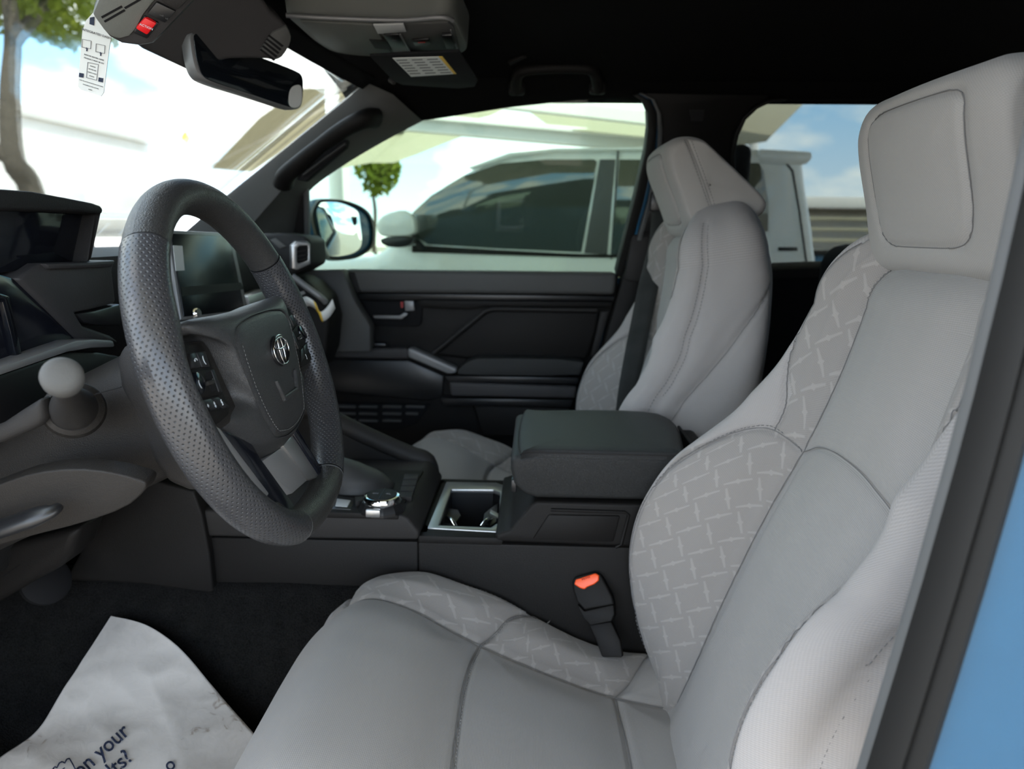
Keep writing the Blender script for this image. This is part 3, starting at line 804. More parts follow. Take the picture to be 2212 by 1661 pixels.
    ja = int(n*0.805); jb = int(n*0.035)
    jl = list(range(ja, n))+list(range(0, jb+1)); ic, ih = (i0+i1)/2, (i1-i0)/2; jh = (len(jl)-1)/2
    fr_ = []
    for q in np.concatenate([np.linspace(0, 2*math.pi, 900)]+[c+np.array([-1, 1])[:, None].dot(np.linspace(0, .25, 160)[None]**3/.0625).ravel() for c in (0, math.pi/2, math.pi, 3*math.pi/2)]):
        ca, sa = math.cos(q), math.sin(q); e = 2/5.5
        ii = ic+ih*math.copysign(abs(ca)**e, ca); jj = jh+jh*math.copysign(abs(sa)**e, sa)
        a0, b0 = int(min(ii, len(ysv)-2)), int(min(jj, len(jl)-2)); fa, fb = ii-a0, jj-b0
        fr_.append((1-fa)*((1-fb)*P[a0, jl[b0]]+fb*P[a0, jl[b0+1]])+fa*((1-fb)*P[a0+1, jl[b0]]+fb*P[a0+1, jl[b0+1]]))
    frame = [np.array(fr_)]
    side = []
    for i in (9, len(ysv)-10):   # double seam slanting over each flank
        y = ysv[i]; a = np.array([.405, SY+y, 1.500]); b = np.array([.452, SY+y, 1.318]); side.append(np.linspace(a, b, 80))
    seamsH = frame+side
    P2, N = upholster(P, UV, seamsH, 0.0040, 0.0046, 0.003, 0.03, flip=-1.0)
    P2[:, n] = P2[:, 0]
    reg = np.full((len(ysv)-1, n), 2)
    front = np.zeros(n, bool); front[ja:] = True; front[:jb] = True
    for jq, j in enumerate(jl[:-1]):
        for i in range(i0, i1):
            if abs((i+.5-ic)/ih)**5.5+abs((jq+.5-jh)/jh)**5.5 < 1: reg[i, j] = 1
    split_panels(P2, UV, reg, {1: ('front_panel', M['cloth_head']), 2: ('cover', M['cloth_head'])}, head)
    fl_ = np.array([fr_[i] for i in np.argsort([(math.atan2(p[2]-1.40, p[1]-SY)) for p in fr_])]); fl_ = fl_[::4]
    seam_thread([np.concatenate([fl_, fl_[:4]])]+side, P2, N, head, 0.00055, 0.0004)
    for sq in side:
        sg = np.sign(sq[0, 1]-SY)
        flatH = P2.reshape(-1, 3); nH = N.reshape(-1, 3)
        for dx in (-0.0055, 0.0055):
            w = []
            for p in sq[3:-3]:
                p = p+np.array([dx, 0, 0]); k = np.argmin(((flatH-p)**2).sum(1)); w.append(Vector((p[0], flatH[k][1]+sg*.0009, p[2])))
            dashes('stitching', w, M['thread'], head, 0.0042, 0.0016, 0.0006)
    # ---------------- cushion
    cush = empty('cushion', (0.0, SY, 0.60), parent=root)
    cp = [(-.255, .585), (-.305, .64), (-.326, .70), (-.316, .755), (-.292, .803), (-.256, .838), (-.220, .850), (-.165, .834), (-.105, .800), (-.05, .772), (.02, .742), (.10, .712), (.18, .694), (.26, .686), (.33, .690)]
    cz = np.array([Vector((a, 0, b)) for a, b in cp]); tk = np.arange(len(cp))/(len(cp)-1)
    crX = [-.34, -.311, -.281, -.222, -.164, -.106, -.049, .009, .075, .141, .184, .35]
    crA = [-.03, -.03, -.022, -.018, .004, .020, .028, .020, .012, .012, .018, .02]
    def cush_pt(S, T):
        a = np.abs(S); sg = np.sign(S)
        X = cat1(tk, cz[:, 0], T); Zc = cat1(tk, cz[:, 2], T)
        add = cat1(crX, crA, X)
        ks = np.array([0, .5, 1, 1.5, 2, 2.35, 3, 4])
        low = np.minimum(Zc, .60)
        K_y = [0, .072, .140, .195, .236, .242, .242, .236]
        Dy = np.where(S >= 0, cat1(ks, K_y, a), cat1(ks, [0, .12, .236, .244, .250, .254, .254, .248], a))
        zk = np.stack([Zc+.004, Zc+.002, Zc-.003, Zc+.7*add+.003, Zc+add, Zc+add-.022, Zc+add-.09, np.minimum(Zc-.2, .60)+0*Zc])
        zk[7] = np.minimum(zk[6]-.01, .58)
        i = np.clip(np.searchsorted(ks, a, side='right')-1, 0, len(ks)-2)
        m = np.gradient(zk, ks, axis=0); r, c = np.indices(a.shape); h = ks[i+1]-ks[i]; t = (a-ks[i])/h
        Zv = ((2*t**3-3*t**2+1)*zk[i, r, c]+(t**3-2*t**2+t)*h*m[i, r, c]+(-2*t**3+3*t**2)*zk[i+1, r, c]+(t**3-t**2)*h*m[i+1, r, c])
        # corners of the front lip sweep back
        X = X + np.where(X < -.12, (np.clip(a-1.2, 0, 2)/1.8)**2*0.05*np.clip((-.12-X)/.15, 0, 1), 0)
        return np.stack([X, SY+sg*Dy, Zv], 2)
    s = np.concatenate([np.linspace(-4, -2.3, 16), np.linspace(-2.2, -1, 37)[:-1], np.linspace(-1, 1, 72), np.linspace(1, 2.2, 37)[1:], np.linspace(2.3, 4, 16)])
    def t_of(x): return float(np.interp(x, cz[3:, 0], tk[3:]))
    tm, te = t_of(-.070), t_of(.123)
    t = np.concatenate([np.linspace(0, tm, 131), np.linspace(tm, te, 71)[1:], np.linspace(te, 1, 50)[1:]])
    S, T0 = np.meshgrid(s, t, indexing='ij'); a_ = np.abs(S)
    mcurve = np.where(a_ < 1, np.interp(-.012*(1-np.minimum(a_, 1)**2)-.070, cz[3:, 0], tk[3:]), np.interp(a_, [1, 1.25, 1.6, 2], [tm, t_of(-.050), t_of(-.025), t_of(.012)]))-tm
    ecurve = np.where(a_ < 1, 0, np.interp(a_, [1, 1.3, 2], [te, t_of(.15), t_of(.19)])-te)
    fade = np.clip((2.4-a_)/.4, 0, 1)
    T = T0+fade*(mcurve*np.exp(-((T0-tm)/.07)**2)+ecurve*np.exp(-((T0-te)/.07)**2))
    P = cush_pt(S, T); UV = metric_uv(P)
    def cline(pts, n=160):
        pts = np.array(pts, float); dd = np.linspace(0, len(pts)-1, n)
        return cush_pt(cat1(np.arange(len(pts)), pts[:, 0], dd)[:, None], cat1(np.arange(len(pts)), pts[:, 1], dd)[:, None])[:, 0, :]
    X1, X2 = -.070, .123
    cs = {}
    cs['mid', 0] = cline([(x, t_of(X1-0.012*(1-x*x))) for x in np.linspace(-1, 1, 9)])
    cs['rear', 0] = cline([(x, t_of(X2+0.004*(1-x*x))) for x in np.linspace(-1, 1, 9)])
    for g in (-1, 1):
        cs['ins', g] = cline([(g, .25), (g, .5), (g, .75), (g, .98)], 260)
        cs['crest', g] = cline([(g*2.05, .30), (g*2.0, .5), (g*2.0, .75), (g*2.0, .98)], 260)
        cs['bol', g] = cline([(g, t_of(X1)), (g*1.25, t_of(-.050)), (g*1.6, t_of(-.025)), (g*2, t_of(.012))], 100)
        cs['end', g] = cline([(g, t_of(X2)), (g*1.3, t_of(.150)), (g*2, t_of(.19))], 100)
        cs['lip', g] = cline([(g, t_of(-.262)), (g*1.5, t_of(-.270)), (g*2.05, t_of(-.29))], 100)
    P2, N = upholster(P, UV, list(cs.values()), 0.0055, 0.0045, 0.009, 0.04, flip=-1.0)
    sc = (s[:-1]+s[1:])/2; tc = (t[:-1]+t[1:])/2
    A, B = np.meshgrid(np.abs(sc), tc, indexing='ij'); G = np.meshgrid(np.sign(sc), tc, indexing='ij')[0]
    A_, B_ = A, B
    midt = np.vectorize(lambda x: t_of(X1-0.012*(1-min(1, x)**2)))(np.abs(sc)); reart = np.vectorize(lambda x: t_of(X2+0.004*(1-min(1, x)**2)))(np.abs(sc))
    boltx = np.interp(np.abs(sc), [1, 1.25, 1.6, 2], [t_of(X1), t_of(-.050), t_of(-.025), t_of(.012)]); endx = np.interp(np.abs(sc), [1, 1.3, 2], [t_of(X2), t_of(.15), t_of(.19)])
    midt = np.full(len(sc), tm); reart = np.full(len(sc), te); boltx = midt; endx = reart
    reg = np.full(A.shape, 9)
    ins = A < 1
    reg[ins & (B < midt[:, None])] = 1; reg[ins & (B >= midt[:, None]) & (B < reart[:, None])] = 2; reg[ins & (B >= reart[:, None])] = 3
    bol = (A >= 1) & (A < 2) & (B > t_of(-.285))
    reg[bol & (B < boltx[:, None])] = 4; reg[bol & (B >= boltx[:, None]) & (B < endx[:, None])] = 5; reg[bol & (B >= endx[:, None])] = 3
    reg = np.where((G < 0) & (reg == 4), 14, reg); reg = np.where((G < 0) & (reg == 5), 15, reg); reg = np.where((G < 0) & (reg == 9), 19, reg)
    split_panels(P2, UV, reg, {1: ('front_insert', M['cloth']), 2: ('centre_insert', M['cloth']), 3: ('rear_insert', M['cloth']), 4: ('front_bolster', M['cloth_tread']), 14: ('front_bolster', M['cloth_tread']),
                 5: ('rear_bolster', M['cloth_tread']), 15: ('rear_bolster', M['cloth_tread']), 9: ('skirt', M['cloth_side']), 19: ('skirt', M['cloth_side'])}, cush)
    seam_thread([q_ for k_, q_ in cs.items() if k_[0] in ('mid', 'rear', 'ins', 'bol', 'end')], P2, N, cush, 0.00055)
    flat = P2.reshape(-1, 3); nn = N.reshape(-1, 3)
    for key, off in ((('crest', 1), 0.004), (('crest', -1), 0.004), (('bol', 1), 0.003), (('bol', -1), 0.003), (('mid', 0), 0.003)):
        q = cs[key]; w = []
        q = q[:int(len(q)*.88)] if key[0] == 'bol' else (q[40:-40] if key[0] == 'crest' else q)
        for p in q:
            p = p+np.array([off if key[0] != 'crest' else 0, 0 if key[0] != 'crest' else -off*key[1], 0])
            k = np.argmin(((flat-p)**2).sum(1)); w.append(Vector(p+nn[k]*(np.dot(flat[k]-p, nn[k])+0.0006)))
        dashes('stitching', w, M['thread'], cush, 0.0036, 0.0020, 0.0006)
    # plastic base on rails
    rbox('seat_base', (0.02, SY, 0.615), (0.46, 0.44, 0.07), M['dark_plastic'], root, 0.015)
    for g in (-1, 1): rbox('seat_rail', (0.04, SY+g*0.19, 0.572), (0.52, 0.03, 0.03), M['black'], root, 0.004)
    return root
seat = make_seat('car_seat', 'grey cloth driver seat facing the steering wheel, nearest the camera', 1)
seat2 = copy_tree(seat); tag(seat2, 'grey cloth passenger seat beyond the centre console', 'car seat', 'front seats')
seat2.location = seat.location+Vector((-0.025, 0.752, 0.008))
for ch in seat2.children:
    if ch.name.startswith('backrest') or ch.name.startswith('headrest'):
        piv = Vector((0.22, SY, 0.80)); R_ = Matrix.Translation(piv) @ Matrix.Rotation(math.radians(-9.0), 4, 'Y') @ Matrix.Translation(-piv)
        # parent space carries the driver-seat coordinates, so rotate about the hinge there
        ch.matrix_parent_inverse = ch.matrix_parent_inverse @ R_
# ------------------------------------------------------------------ steering wheel and column
wo = Vector((-.2954, .7058, 1.2125)); _tl, _yw = .316, -.044
wA = Vector((math.sin(_yw), math.cos(_yw), 0)); wN = wA.cross(Vector((-math.sin(_tl), 0, math.cos(_tl)))).normalized(); wB = wN.cross(wA)
WPL = Plane(wo, wN)
def wp(a, b, c=0.0): return wo+wA*a+wB*b+wN*c
wheel = empty('steering_wheel', wo, 'black leather steering wheel with perforated grips and round emblem', 'steering wheel')
RW, TR = .1762, .0170
def rim_section(th0, th1, mat, name, parent, n=28, grip=False):
    """a stretch of the rim between two angles (degrees); UV in metres for the perforation"""
    m = max(8, int(abs(th1-th0)/1.6)); V, uv, Fc = [], [], []
    for i in range(m+1):
        th = math.radians(th0+(th1-th0)*i/m)
        a, b = RW*math.cos(th), RW*math.sin(th)
        if b < -.165: b = -.165-(-.165-b)*-0.0-( -b-.165)*.55
        rad = Vector((a, b)).normalized()
        dg = math.degrees(th) % 360
        # thumb swellings near ten and two, thicker palms on the grips
        sw = sum(math.exp(-((((dg-c+180) % 360)-180)/9.0)**2) for c in (22, 158))*0.0035
        dip = sum(math.exp(-((((dg-c+180) % 360)-180)/8.0)**2) for c in (6, 174))*-0.0030
        for k in range(n+1):
            f = 2*math.pi*k/n
            inner = max(0.0, -math.cos(f))
            r = TR + (sw+dip)*inner + (0.0006 if grip else 0)
            # slightly flattened, egg-shaped section
            V.append(wp(a+rad.x*r*math.cos(f), b+rad.y*r*math.cos(f), 1.15*r*math.sin(f)))
            uv.append((RW*th, TR*f))
    for i in range(m):
        for k in range(n): Fc.append((i*(n+1)+k, (i+1)*(n+1)+k, (i+1)*(n+1)+k+1, i*(n+1)+k+1))
    return from_py(name, V, Fc, mat, parent, 180, uv)
rim = empty('rim', wo, parent=wheel)
rim_section(36.3, 133.7, M['leather'], 'leather_wrap', rim)
rim_section(134.3, 249, M['perforated'], 'perforated_grip', rim, grip=True)
rim_section(250, 295, M['leather'], 'leather_wrap', rim)
rim_section(296, 395.7, M['perforated'], 'perforated_grip', rim, grip=True)
for th in (36, 134, 249.5, 295.5):
    t_ = math.radians(th); a, b = RW*math.cos(t_), RW*math.sin(t_)
    if b < -.165: b = -.165-(-b-.165)*.55
    rd = Vector((a, b)).normalized()
    pts = [wp(a+rd.x*(TR-.0004)*math.cos(f), b+rd.y*(TR-.0004)*math.cos(f), 1.15*(TR-.0004)*math.sin(f)) for f in lin(0, 2*math.pi, 30)]
    tube('seam', pts, 0.0008 if th < 200 else 0.0010, M['matte_black'] if th < 200 else M['rubber_grey'], rim, 6, cap=False)
# airbag pad
hub = empty('airbag_cover', wp(0, 0, 0), parent=wheel)
face_h = [(0, .047), (.035, .046), (.068, .041), (.080, .028), (.080, .012), (.076, -.018), (.070, -.036), (.064, -.050), (.056, -.064), (.047, -.074), (.02, -.080), (0, -.081)]
base_h = [(0, .057), (.060, .058), (.122, .060), (.124, .050), (.100, .043), (.088, .012), (.086, -.018), (.126, -.029), (.114, -.045), (.088, -.070), (.046, -.090), (0, -.095)]
def mir(h): return h + [(-a, b) for a, b in h[-2:0:-1]]
def tilt_c(b, c): return c+.11*(b-.05)     # the pad stands a little more upright than the rim
def wloop(h, c): return catmull([wp(a, b, tilt_c(b, c)) for a, b in mir(h)], 5, closed=True)
def blend(h1, h2, t): return [(a[0]*(1-t)+b[0]*t, a[1]*(1-t)+b[1]*t) for a, b in zip(h1, h2)]
# domed face with a raised border groove
rings = []
cenf = (0, -.010)
for k, c in ((0.02, .0315), (.25, .0313), (.5, .0305), (.75, .0292), (.90, .0278), (.965, .0265), (1.0, .0245)):
    rings.append(wloop([(cenf[0]+(a-cenf[0])*k, cenf[1]+(b-cenf[1])*k) for a, b in face_h], c))
loft('pad_face', rings, M['leather_fine'], hub, smooth=60)
rings = [wloop(face_h, .0225)] + [wloop(blend(face_h, base_h, t), c) for t, c in ((.03, .0262), (.10, .0262), (.25, .0240), (.5, .0200), (.8, .013), (1.0, .006))] + [wloop(base_h, -.035)]
loft('pad_flank', rings, M['leather_fine'], hub, smooth=60)
dashes('stitching', [wp(a*.91, b*.93-.0008, tilt_c(b*.93, .0285)) for a, b in mir(face_h)[3:20]], M['thread_light'], hub, 0.0024, 0.0016, 0.00035)
# V-shaped crease under the emblem, raised
vz = [(-.034, -.022), (-.030, -.022), (-.020, -.041), (.020, -.041), (.030, -.022), (.034, -.022), (.024, -.047), (-.024, -.047)]
prism('crease', [wp(a+.008, b, tilt_c(b, .0338)) for a, b in vz], -wN*.008, M['leather_fine'], hub, 0.0022, 3, 60)
# emblem: oval ring with two crossed ovals
em = empty('emblem', wp(.008, .004, .032), parent=wheel)
def ellipse(a, b, ca, cb, c, n=40): return [wp(ca+.008+a*math.cos(2*math.pi*i/n), cb+b*math.sin(2*math.pi*i/n), tilt_c(cb+b*math.sin(2*math.pi*i/n), c)) for i in range(n+1)]
lathe_r = [(.0, .0), (.0215, .0), (.0215, .0012)]
prism('emblem_plate', ellipse(.0235, .0165, 0, .004, .0335)[:-1], -wN*.004, M['black'], em, 0.0008)
for a, b, cb in ((.0225, .0155, .004), (.0066, .0150, .004), (.0180, .0058, .0110)):
    tube('emblem_oval', ellipse(a, b, 0, cb, .0345), 0.00095, M['chrome'], em, 8, cap=False)
# button pods: traced left pod, mirrored to the right
def pod(mirror):
    pd = empty('button_pod', wp(-.1 if not mirror else .1, 0, -.01), parent=wheel)
    def sl(name, pts, off, th, mat, bev=0.0015, sm=0):
        l = trace(WPL, pts, off+.013, sm); v = -wN*(th+.004)
        if mirror:
            l = [p-wA*(2*(p-wo).dot(wA)) for p in l][::-1]
        return prism(name, l, v, mat, pd, bev)
    sl('pod_plate', [(394, 738), (440, 734), (454, 752), (512, 878), (516, 895), (502, 912), (470, 932), (452, 932), (436, 905), (416, 830), (398, 770)], -.008, .02, M['brown_plastic'], .003)
    sl('pod_body', [(392, 742), (436, 738), (448, 760), (490, 860), (500, 882), (497, 897), (470, 918), (448, 922), (432, 880), (414, 820)], -.005, .015, M['dark_plastic'], .003)
    sl('button', [(409, 763), (423, 760), (435, 794), (415, 796)], -.0035, .006, M['black'], .0012)
    sl('button', [(425, 760), (445, 758), (455, 793), (438, 794)], -.0035, .006, M['black'], .0012)
    sl('dial_surround', [(414, 799), (460, 796), (481, 847), (477, 853), (430, 862)], -.0032, .006, M['dark_plastic'], .002)
    sl('dial', [(416, 805), (430, 801), (442, 814), (448, 832), (445, 847), (433, 855), (426, 853)], -.0010, .006, M['gloss_black'], .002, 1)
    sl('toggle_well', [(443, 806), (455, 802), (470, 842), (458, 846)], -.0026, .002, M['matte_black'], 0)
    sl('toggle', [(449, 822), (464, 818), (467, 828), (453, 832)], .0000, .006, M['mid_plastic'], .0012)
    sl('button', [(457, 798), (463, 797), (482, 846), (474, 847)], -.0022, .004, M['black'], .001)
    sl('button', [(432, 866), (457, 860), (477, 882), (457, 887)], -.0030, .006, M['black'], .0012)
    sl('button', [(459, 860), (473, 857), (499, 879), (480, 883)], -.0030, .006, M['black'], .0012)
    if mirror: marks = []
    else: marks = [('\u21b6', (423, 778), .0075), ('(', (440, 777), .0085), ('(', (431, 829), .008), ('ok', (460, 822), .004), ('+', (450, 877), .006), ('\u2021', (464, 873), .006), ('\u00a7', (479, 868), .006)]
    for ch, (x, y), sz in marks:
        text('mark', ch, WPL.at(x, y, .0126 if ch == '(' and x < 435 else .0104), wA, wB, sz, M['white_ink'], pd)
    return pd
pod(False); pr_ = pod(True)
for ch, (a, b), sz in (('+', (.140, .030), .006), ('CANCEL', (.132, .003), .0034), (')', (.128, -.020), .007)):
    text('mark', ch, wp(a, b, .0118), wA, wB, sz, M['white_ink'], pr_)
# lower spokes
sp = empty('lower_spoke', wp(0, -.12, -.01), parent=wheel)
def wsl(name, pts, off, th, mat, bev=.0015, sm=0, parent=sp): return slab(name, WPL, pts, off, th, mat, parent, bev, 2, sm)
wsl('spoke_panel', [(478, 925), (545, 955), (562, 985), (633, 1084), (641, 1098), (608, 1122), (588, 1112), (520, 1000)], .002, .016, M['smoke'], .003)
wsl('spoke_strip', [(460, 915), (477, 925), (583, 1066), (574, 1078), (540, 1055), (490, 975)], .006, .014, M['trim_grey'], .002)
wsl('spoke_foot', [(583, 1100), (600, 1082), (628, 1100), (608, 1120)], .0055, .012, M['mid_plastic'], .002)
wsl('centre_panel', [(566, 995), (612, 962), (668, 1036), (634, 1066), (610, 1046)], -.004, .014, M['trim_grey'], .003)
wsl('centre_strip', [(612, 962), (632, 938), (697, 1029), (668, 1036)], -.001, .014, M['silver'], .002)
wsl('spoke_panel', [(630, 928), (640, 915), (690, 1000), (712, 1000), (724, 985), (722, 1010), (712, 1030), (697, 1032)], .002, .016, M['smoke'], .003)
rings = [[wp(.062*math.cos(f)*k, -.01+.062*math.sin(f)*k, c) for f in lin(0, 2*math.pi, 33)[:-1]] for k, c in ((.9, -.012), (1.1, -.03), (1.15, -.06), (1.0, -.075))]
loft('hub_back', rings, M['dark_plastic'], wheel)
# side spokes behind the pods reach the rim
for g in (-1, 1):
    prism('side_spoke', [wp(g*.07, .040, -.006), wp(g*.165, .030, -.003), wp(g*.168, -.035, -.003), wp(g*.07, -.035, -.006)], -wN*.02, M['black'], wheel, .004)

# ---- column shroud behind the wheel
colm = empty('steering_column', PY(250, 900, .70), 'dark grey steering column shroud behind the wheel', 'steering column')
cxs = [360, 330, 280, 235, 190, 140, 95, 60, 0, -80, -160]
top = [758, 752, 752, 768, 790, 815, 850, 880, 915, 950, 985]
bot = [1046, 1058, 1082, 1100, 1120, 1141, 1158, 1172, 1197, 1235, 1270]
rings = []
for x, a, b in zip(cxs, top, bot):
    p, q = PY(x, a, .66), PY(x, b, .66); mid = (p+q)/2; h = (p-q).length/2
    r = []
    for k in range(40):
        f = 2*math.pi*k/40; ca, sa = math.cos(f), math.sin(f)
        e = 2/3.2; cy_ = math.copysign(abs(ca)**e, ca); cz_ = math.copysign(abs(sa)**e, sa)
        r.append(mid+(p-q).normalized()*h*cz_+Vector((0, .075+.095*cy_*-1, 0)))
    rings.append(r)
loft('shroud', rings, M['brown_plastic'], colm, smooth=60)
SHP = planeY(.648)
slab('wheel_collar', SHP, [(248, 778), (262, 744), (300, 744), (340, 880), (400, 985), (440, 1064), (405, 1062), (360, 1044), (330, 1000), (285, 905), (256, 835)], .008, .13, M['mid_plastic'], colm, .008, 3)
tube('shroud_seam', [SHP.at(x, y, .079) for x, y in ((205, 852), (235, 843), (262, 836))], .0006, M['matte_black'], colm, 6)
sil = [(0, 1046), (70, 1022), (160, 1012), (240, 1020), (300, 1036), (318, 1045), (310, 1065), (270, 1098), (180, 1130), (60, 1160), (-60, 1195), (-60, 1070)]
RECP = Plane(PY(150, 1080, .5672), (0, -1, -.22))
slab('lever_recess', RECP, sil, -.0035, .02, M['brown_plastic'], colm, .010, 4, 1)
# tilt lever
tl_ = catmull([PY(128, 1092, .553), PY(105, 1107, .545), (PY(60, 1122, .545)), PY(0, 1142, .55), PY(-60, 1160, .56)], 6)
tube('tilt_lever', tl_, [.005+.006*min(1, i/10) for i in range(len(tl_))], M['black'], colm, 12, flat=.6)
# headlamp stalk with knob
stk = empty('stalk_switch', PY(160, 880, .62), 'grey stalk switch with round knob on the left of the steering column', 'stalk')
b0 = PY(160, 884, .600); b1 = PY(131, 806, .46); ax = (b1-b0); Ls = ax.length; ax.normalize()
lathe('stalk_boot', b0-ax*.012, ax, [(.0, 0), (.0255, 0), (.0262, .008), (.0245, .016), (.0205, .019), (.018, .018)], M['brown_plastic'], stk, 36)
lathe('stalk_arm', b0, ax, [(.0, .0), (.0198, .004), (.0188, .012), (.0135, .045), (.0092, .075), (.0075, Ls-.03), (.0075, Ls-.005)], M['mid_plastic'], stk, 32)
lathe('stalk_knob', b0+ax*(Ls-.040), ax, [(.0, 0), (.0070, .000), (.0105, .004), (.0128, .010), (.0138, .018), (.0138, .027), (.0132, .031), (.0112, .0345), (.007, .036), (.0, .0365)], M['pillar'], stk, 36, 60)
for k, ch in enumerate(('\u2261', 'o', '\u2261')):
    pass
# second lever tucked behind the shroud
slab('lever', planeY(.575), [(-40, 930), (0, 915), (45, 885), (88, 858), (92, 905), (85, 920), (60, 932), (0, 958), (-40, 968)], .004, .018, M['mid_plastic'], colm, .006, 3)
# ------------------------------------------------------------------ dashboard
dash = empty('dashboard', (-.75, 1.1, 1.0), 'dark grey dashboard behind the steering wheel and under the windscreen', 'dashboard')
prof = [(-1.16, 1.300), (-.66, 1.318), (-.625, 1.308), (-.612, 1.28), (-.610, 1.22), (-.640, 1.16), (-.650, 1.02), (-.68, .92), (-.76, .86), (-1.16, .86)]
def dash_ring(y): return [Vector((x+0.02*((y-1.1)/.66)**2, y, z)) for x, z in prof]
rings = [dash_ring(y) for y in lin(.44, 1.74, 14)]
o = loft('dash_body', rings, M['soft_dash'], dash, smooth=40)
PXH = planeX(-.53)
# instrument hood over the gauge display
hood = [(-80, 402), (0, 408), (70, 413), (150, 428), (200, 438), (218, 444), (224, 452), (222, 462), (150, 456), (0, 452), (-80, 450)]
prism('instrument_hood', trace(PXH, hood), Vector((-.17, .0, -.012)), M['soft_dash'], dash, .004, 3)
prism('hood_side', [PX(224, 452, -.532), PX(217, 470, -.532), PX(199, 560, -.54), PX(190, 566, -.54), PX(206, 462, -.534)], Vector((-.17, 0, -.01)), M['dark_plastic'], dash, .003)
prism('gauge_display', [PX(-80, 448, -.55), PX(212, 462, -.55), PX(194, 566, -.56), PX(-80, 600, -.56)], Vector((-.02, 0, 0)), M['gloss_black'], dash, .002)
P56 = planeX(-.545)
slab('binnacle_surround', P56, [(38, 602), (60, 588), (86, 569), (195, 566), (252, 562), (244, 585), (252, 655), (205, 668), (165, 676), (180, 702), (240, 724), (262, 740), (225, 742), (176, 738), (110, 672)], .0, .05, M['binnacle'], dash, .005, 3)
slab('surround_edge', P56, [(100, 569), (195, 566), (252, 562), (244, 577), (110, 582)], .006, .03, M['binnacle'], dash, .003)
slab('lower_recess', P56, [(165, 678), (205, 671), (262, 656), (262, 705), (205, 702), (182, 697)], .002, .03, M['black'], dash, .003)
slab('gauge_pane', P56, [(-80, 588), (0, 590), (38, 604), (110, 675), (174, 738), (160, 747), (0, 790), (-80, 810)], -.005, .03, M['smoke'], dash, .003)
slab('gauge_rib', P56, [(-80, 640), (0, 632), (22, 640), (50, 770), (36, 772), (8, 650), (-80, 655)], .001, .02, M['gloss_black'], dash, .002)
slab('silver_trim', P56, [(-80, 818), (0, 793), (110, 754), (165, 735), (205, 732), (246, 735), (250, 750), (200, 752), (150, 760), (0, 812), (-80, 838)], .018, .03, M['trim_grey'], dash, .003)
slab('knee_panel', P56, [(-80, 836), (0, 810), (150, 758), (215, 760), (262, 770), (262, 860), (0, 960), (-80, 980)], .004, .05, M['black'], dash, .004)
slab('lower_panel', planeY(.80), [(-80, 1200), (0, 1180), (140, 1146), (172, 1140), (150, 1200), (120, 1232), (60, 1265), (0, 1300), (-80, 1345)], .0, .06, M['dark_plastic'], dash, .01, 3)
dashes('panel_stitching', [planeY(.80).at(x, y, .0012) for x, y in ((-20, 1262), (0, 1250), (50, 1215))], M['matte_black'], dash, .004, .002, .0007)
# pedal hanging in the footwell
ped = empty('brake_pedal', PY(95, 1250, .90), 'black pedal half hidden below the column', 'pedal')
lathe('pedal_pad', PY(100, 1255, .90), (0.75, -.35, .45), [(0, -.012), (.030, -.012), (.034, -.006), (.034, .002), (.028, .006), (0, .006)], M['matte_black'], ped, 28)
tube('pedal_arm', [PY(100, 1255, .905), PY(60, 1215, .92), PY(20, 1150, .93)], .010, M['matte_black'], ped, 10)

# touch screen standing on the dash centre
SCR = Plane(PX(440, 600, -.55), (1, 0, .20))
scr = empty('touch_screen', SCR.at(450, 690), 'large dark touch screen seen through the steering wheel', 'screen')
slab('screen_frame', SCR, [(362, 496), (502, 503), (538, 676), (392, 692)], .0, .018, M['trim_grey'], scr, .003)
slab('screen_glass', SCR, [(370, 504), (496, 510), (529, 669), (398, 684)], .002, .006, M['screen'], scr, .001)
st = slab('screen_sticker', SCR, [(374, 530), (394, 531), (399, 584), (380, 585)], .0026, .0006, M['grey_steel'], scr, 0)
slab('screen_shelf', SCR, [(392, 620), (520, 610), (527, 625), (394, 640)], .0024, .0004, M['dark_plastic'], scr, 0)
# centre stack below the screen
cst = slab('centre_stack', SCR, [(392, 694), (540, 676), (600, 700), (640, 840), (420, 840)], -.02, .06, M['black'], dash, .006)
slab('climate_panel', planeX(-.565), [(537, 640), (580, 625), (612, 640), (612, 682), (560, 692), (540, 680)], .0, .03, M['silver'], dash, .003)
lathe('volume_knob', PX(408, 680, -.55), (1, 0, .15), [(0, 0), (.010, 0), (.010, .014), (.008, .017), (0, .017)], M['chrome'], dash, 24)

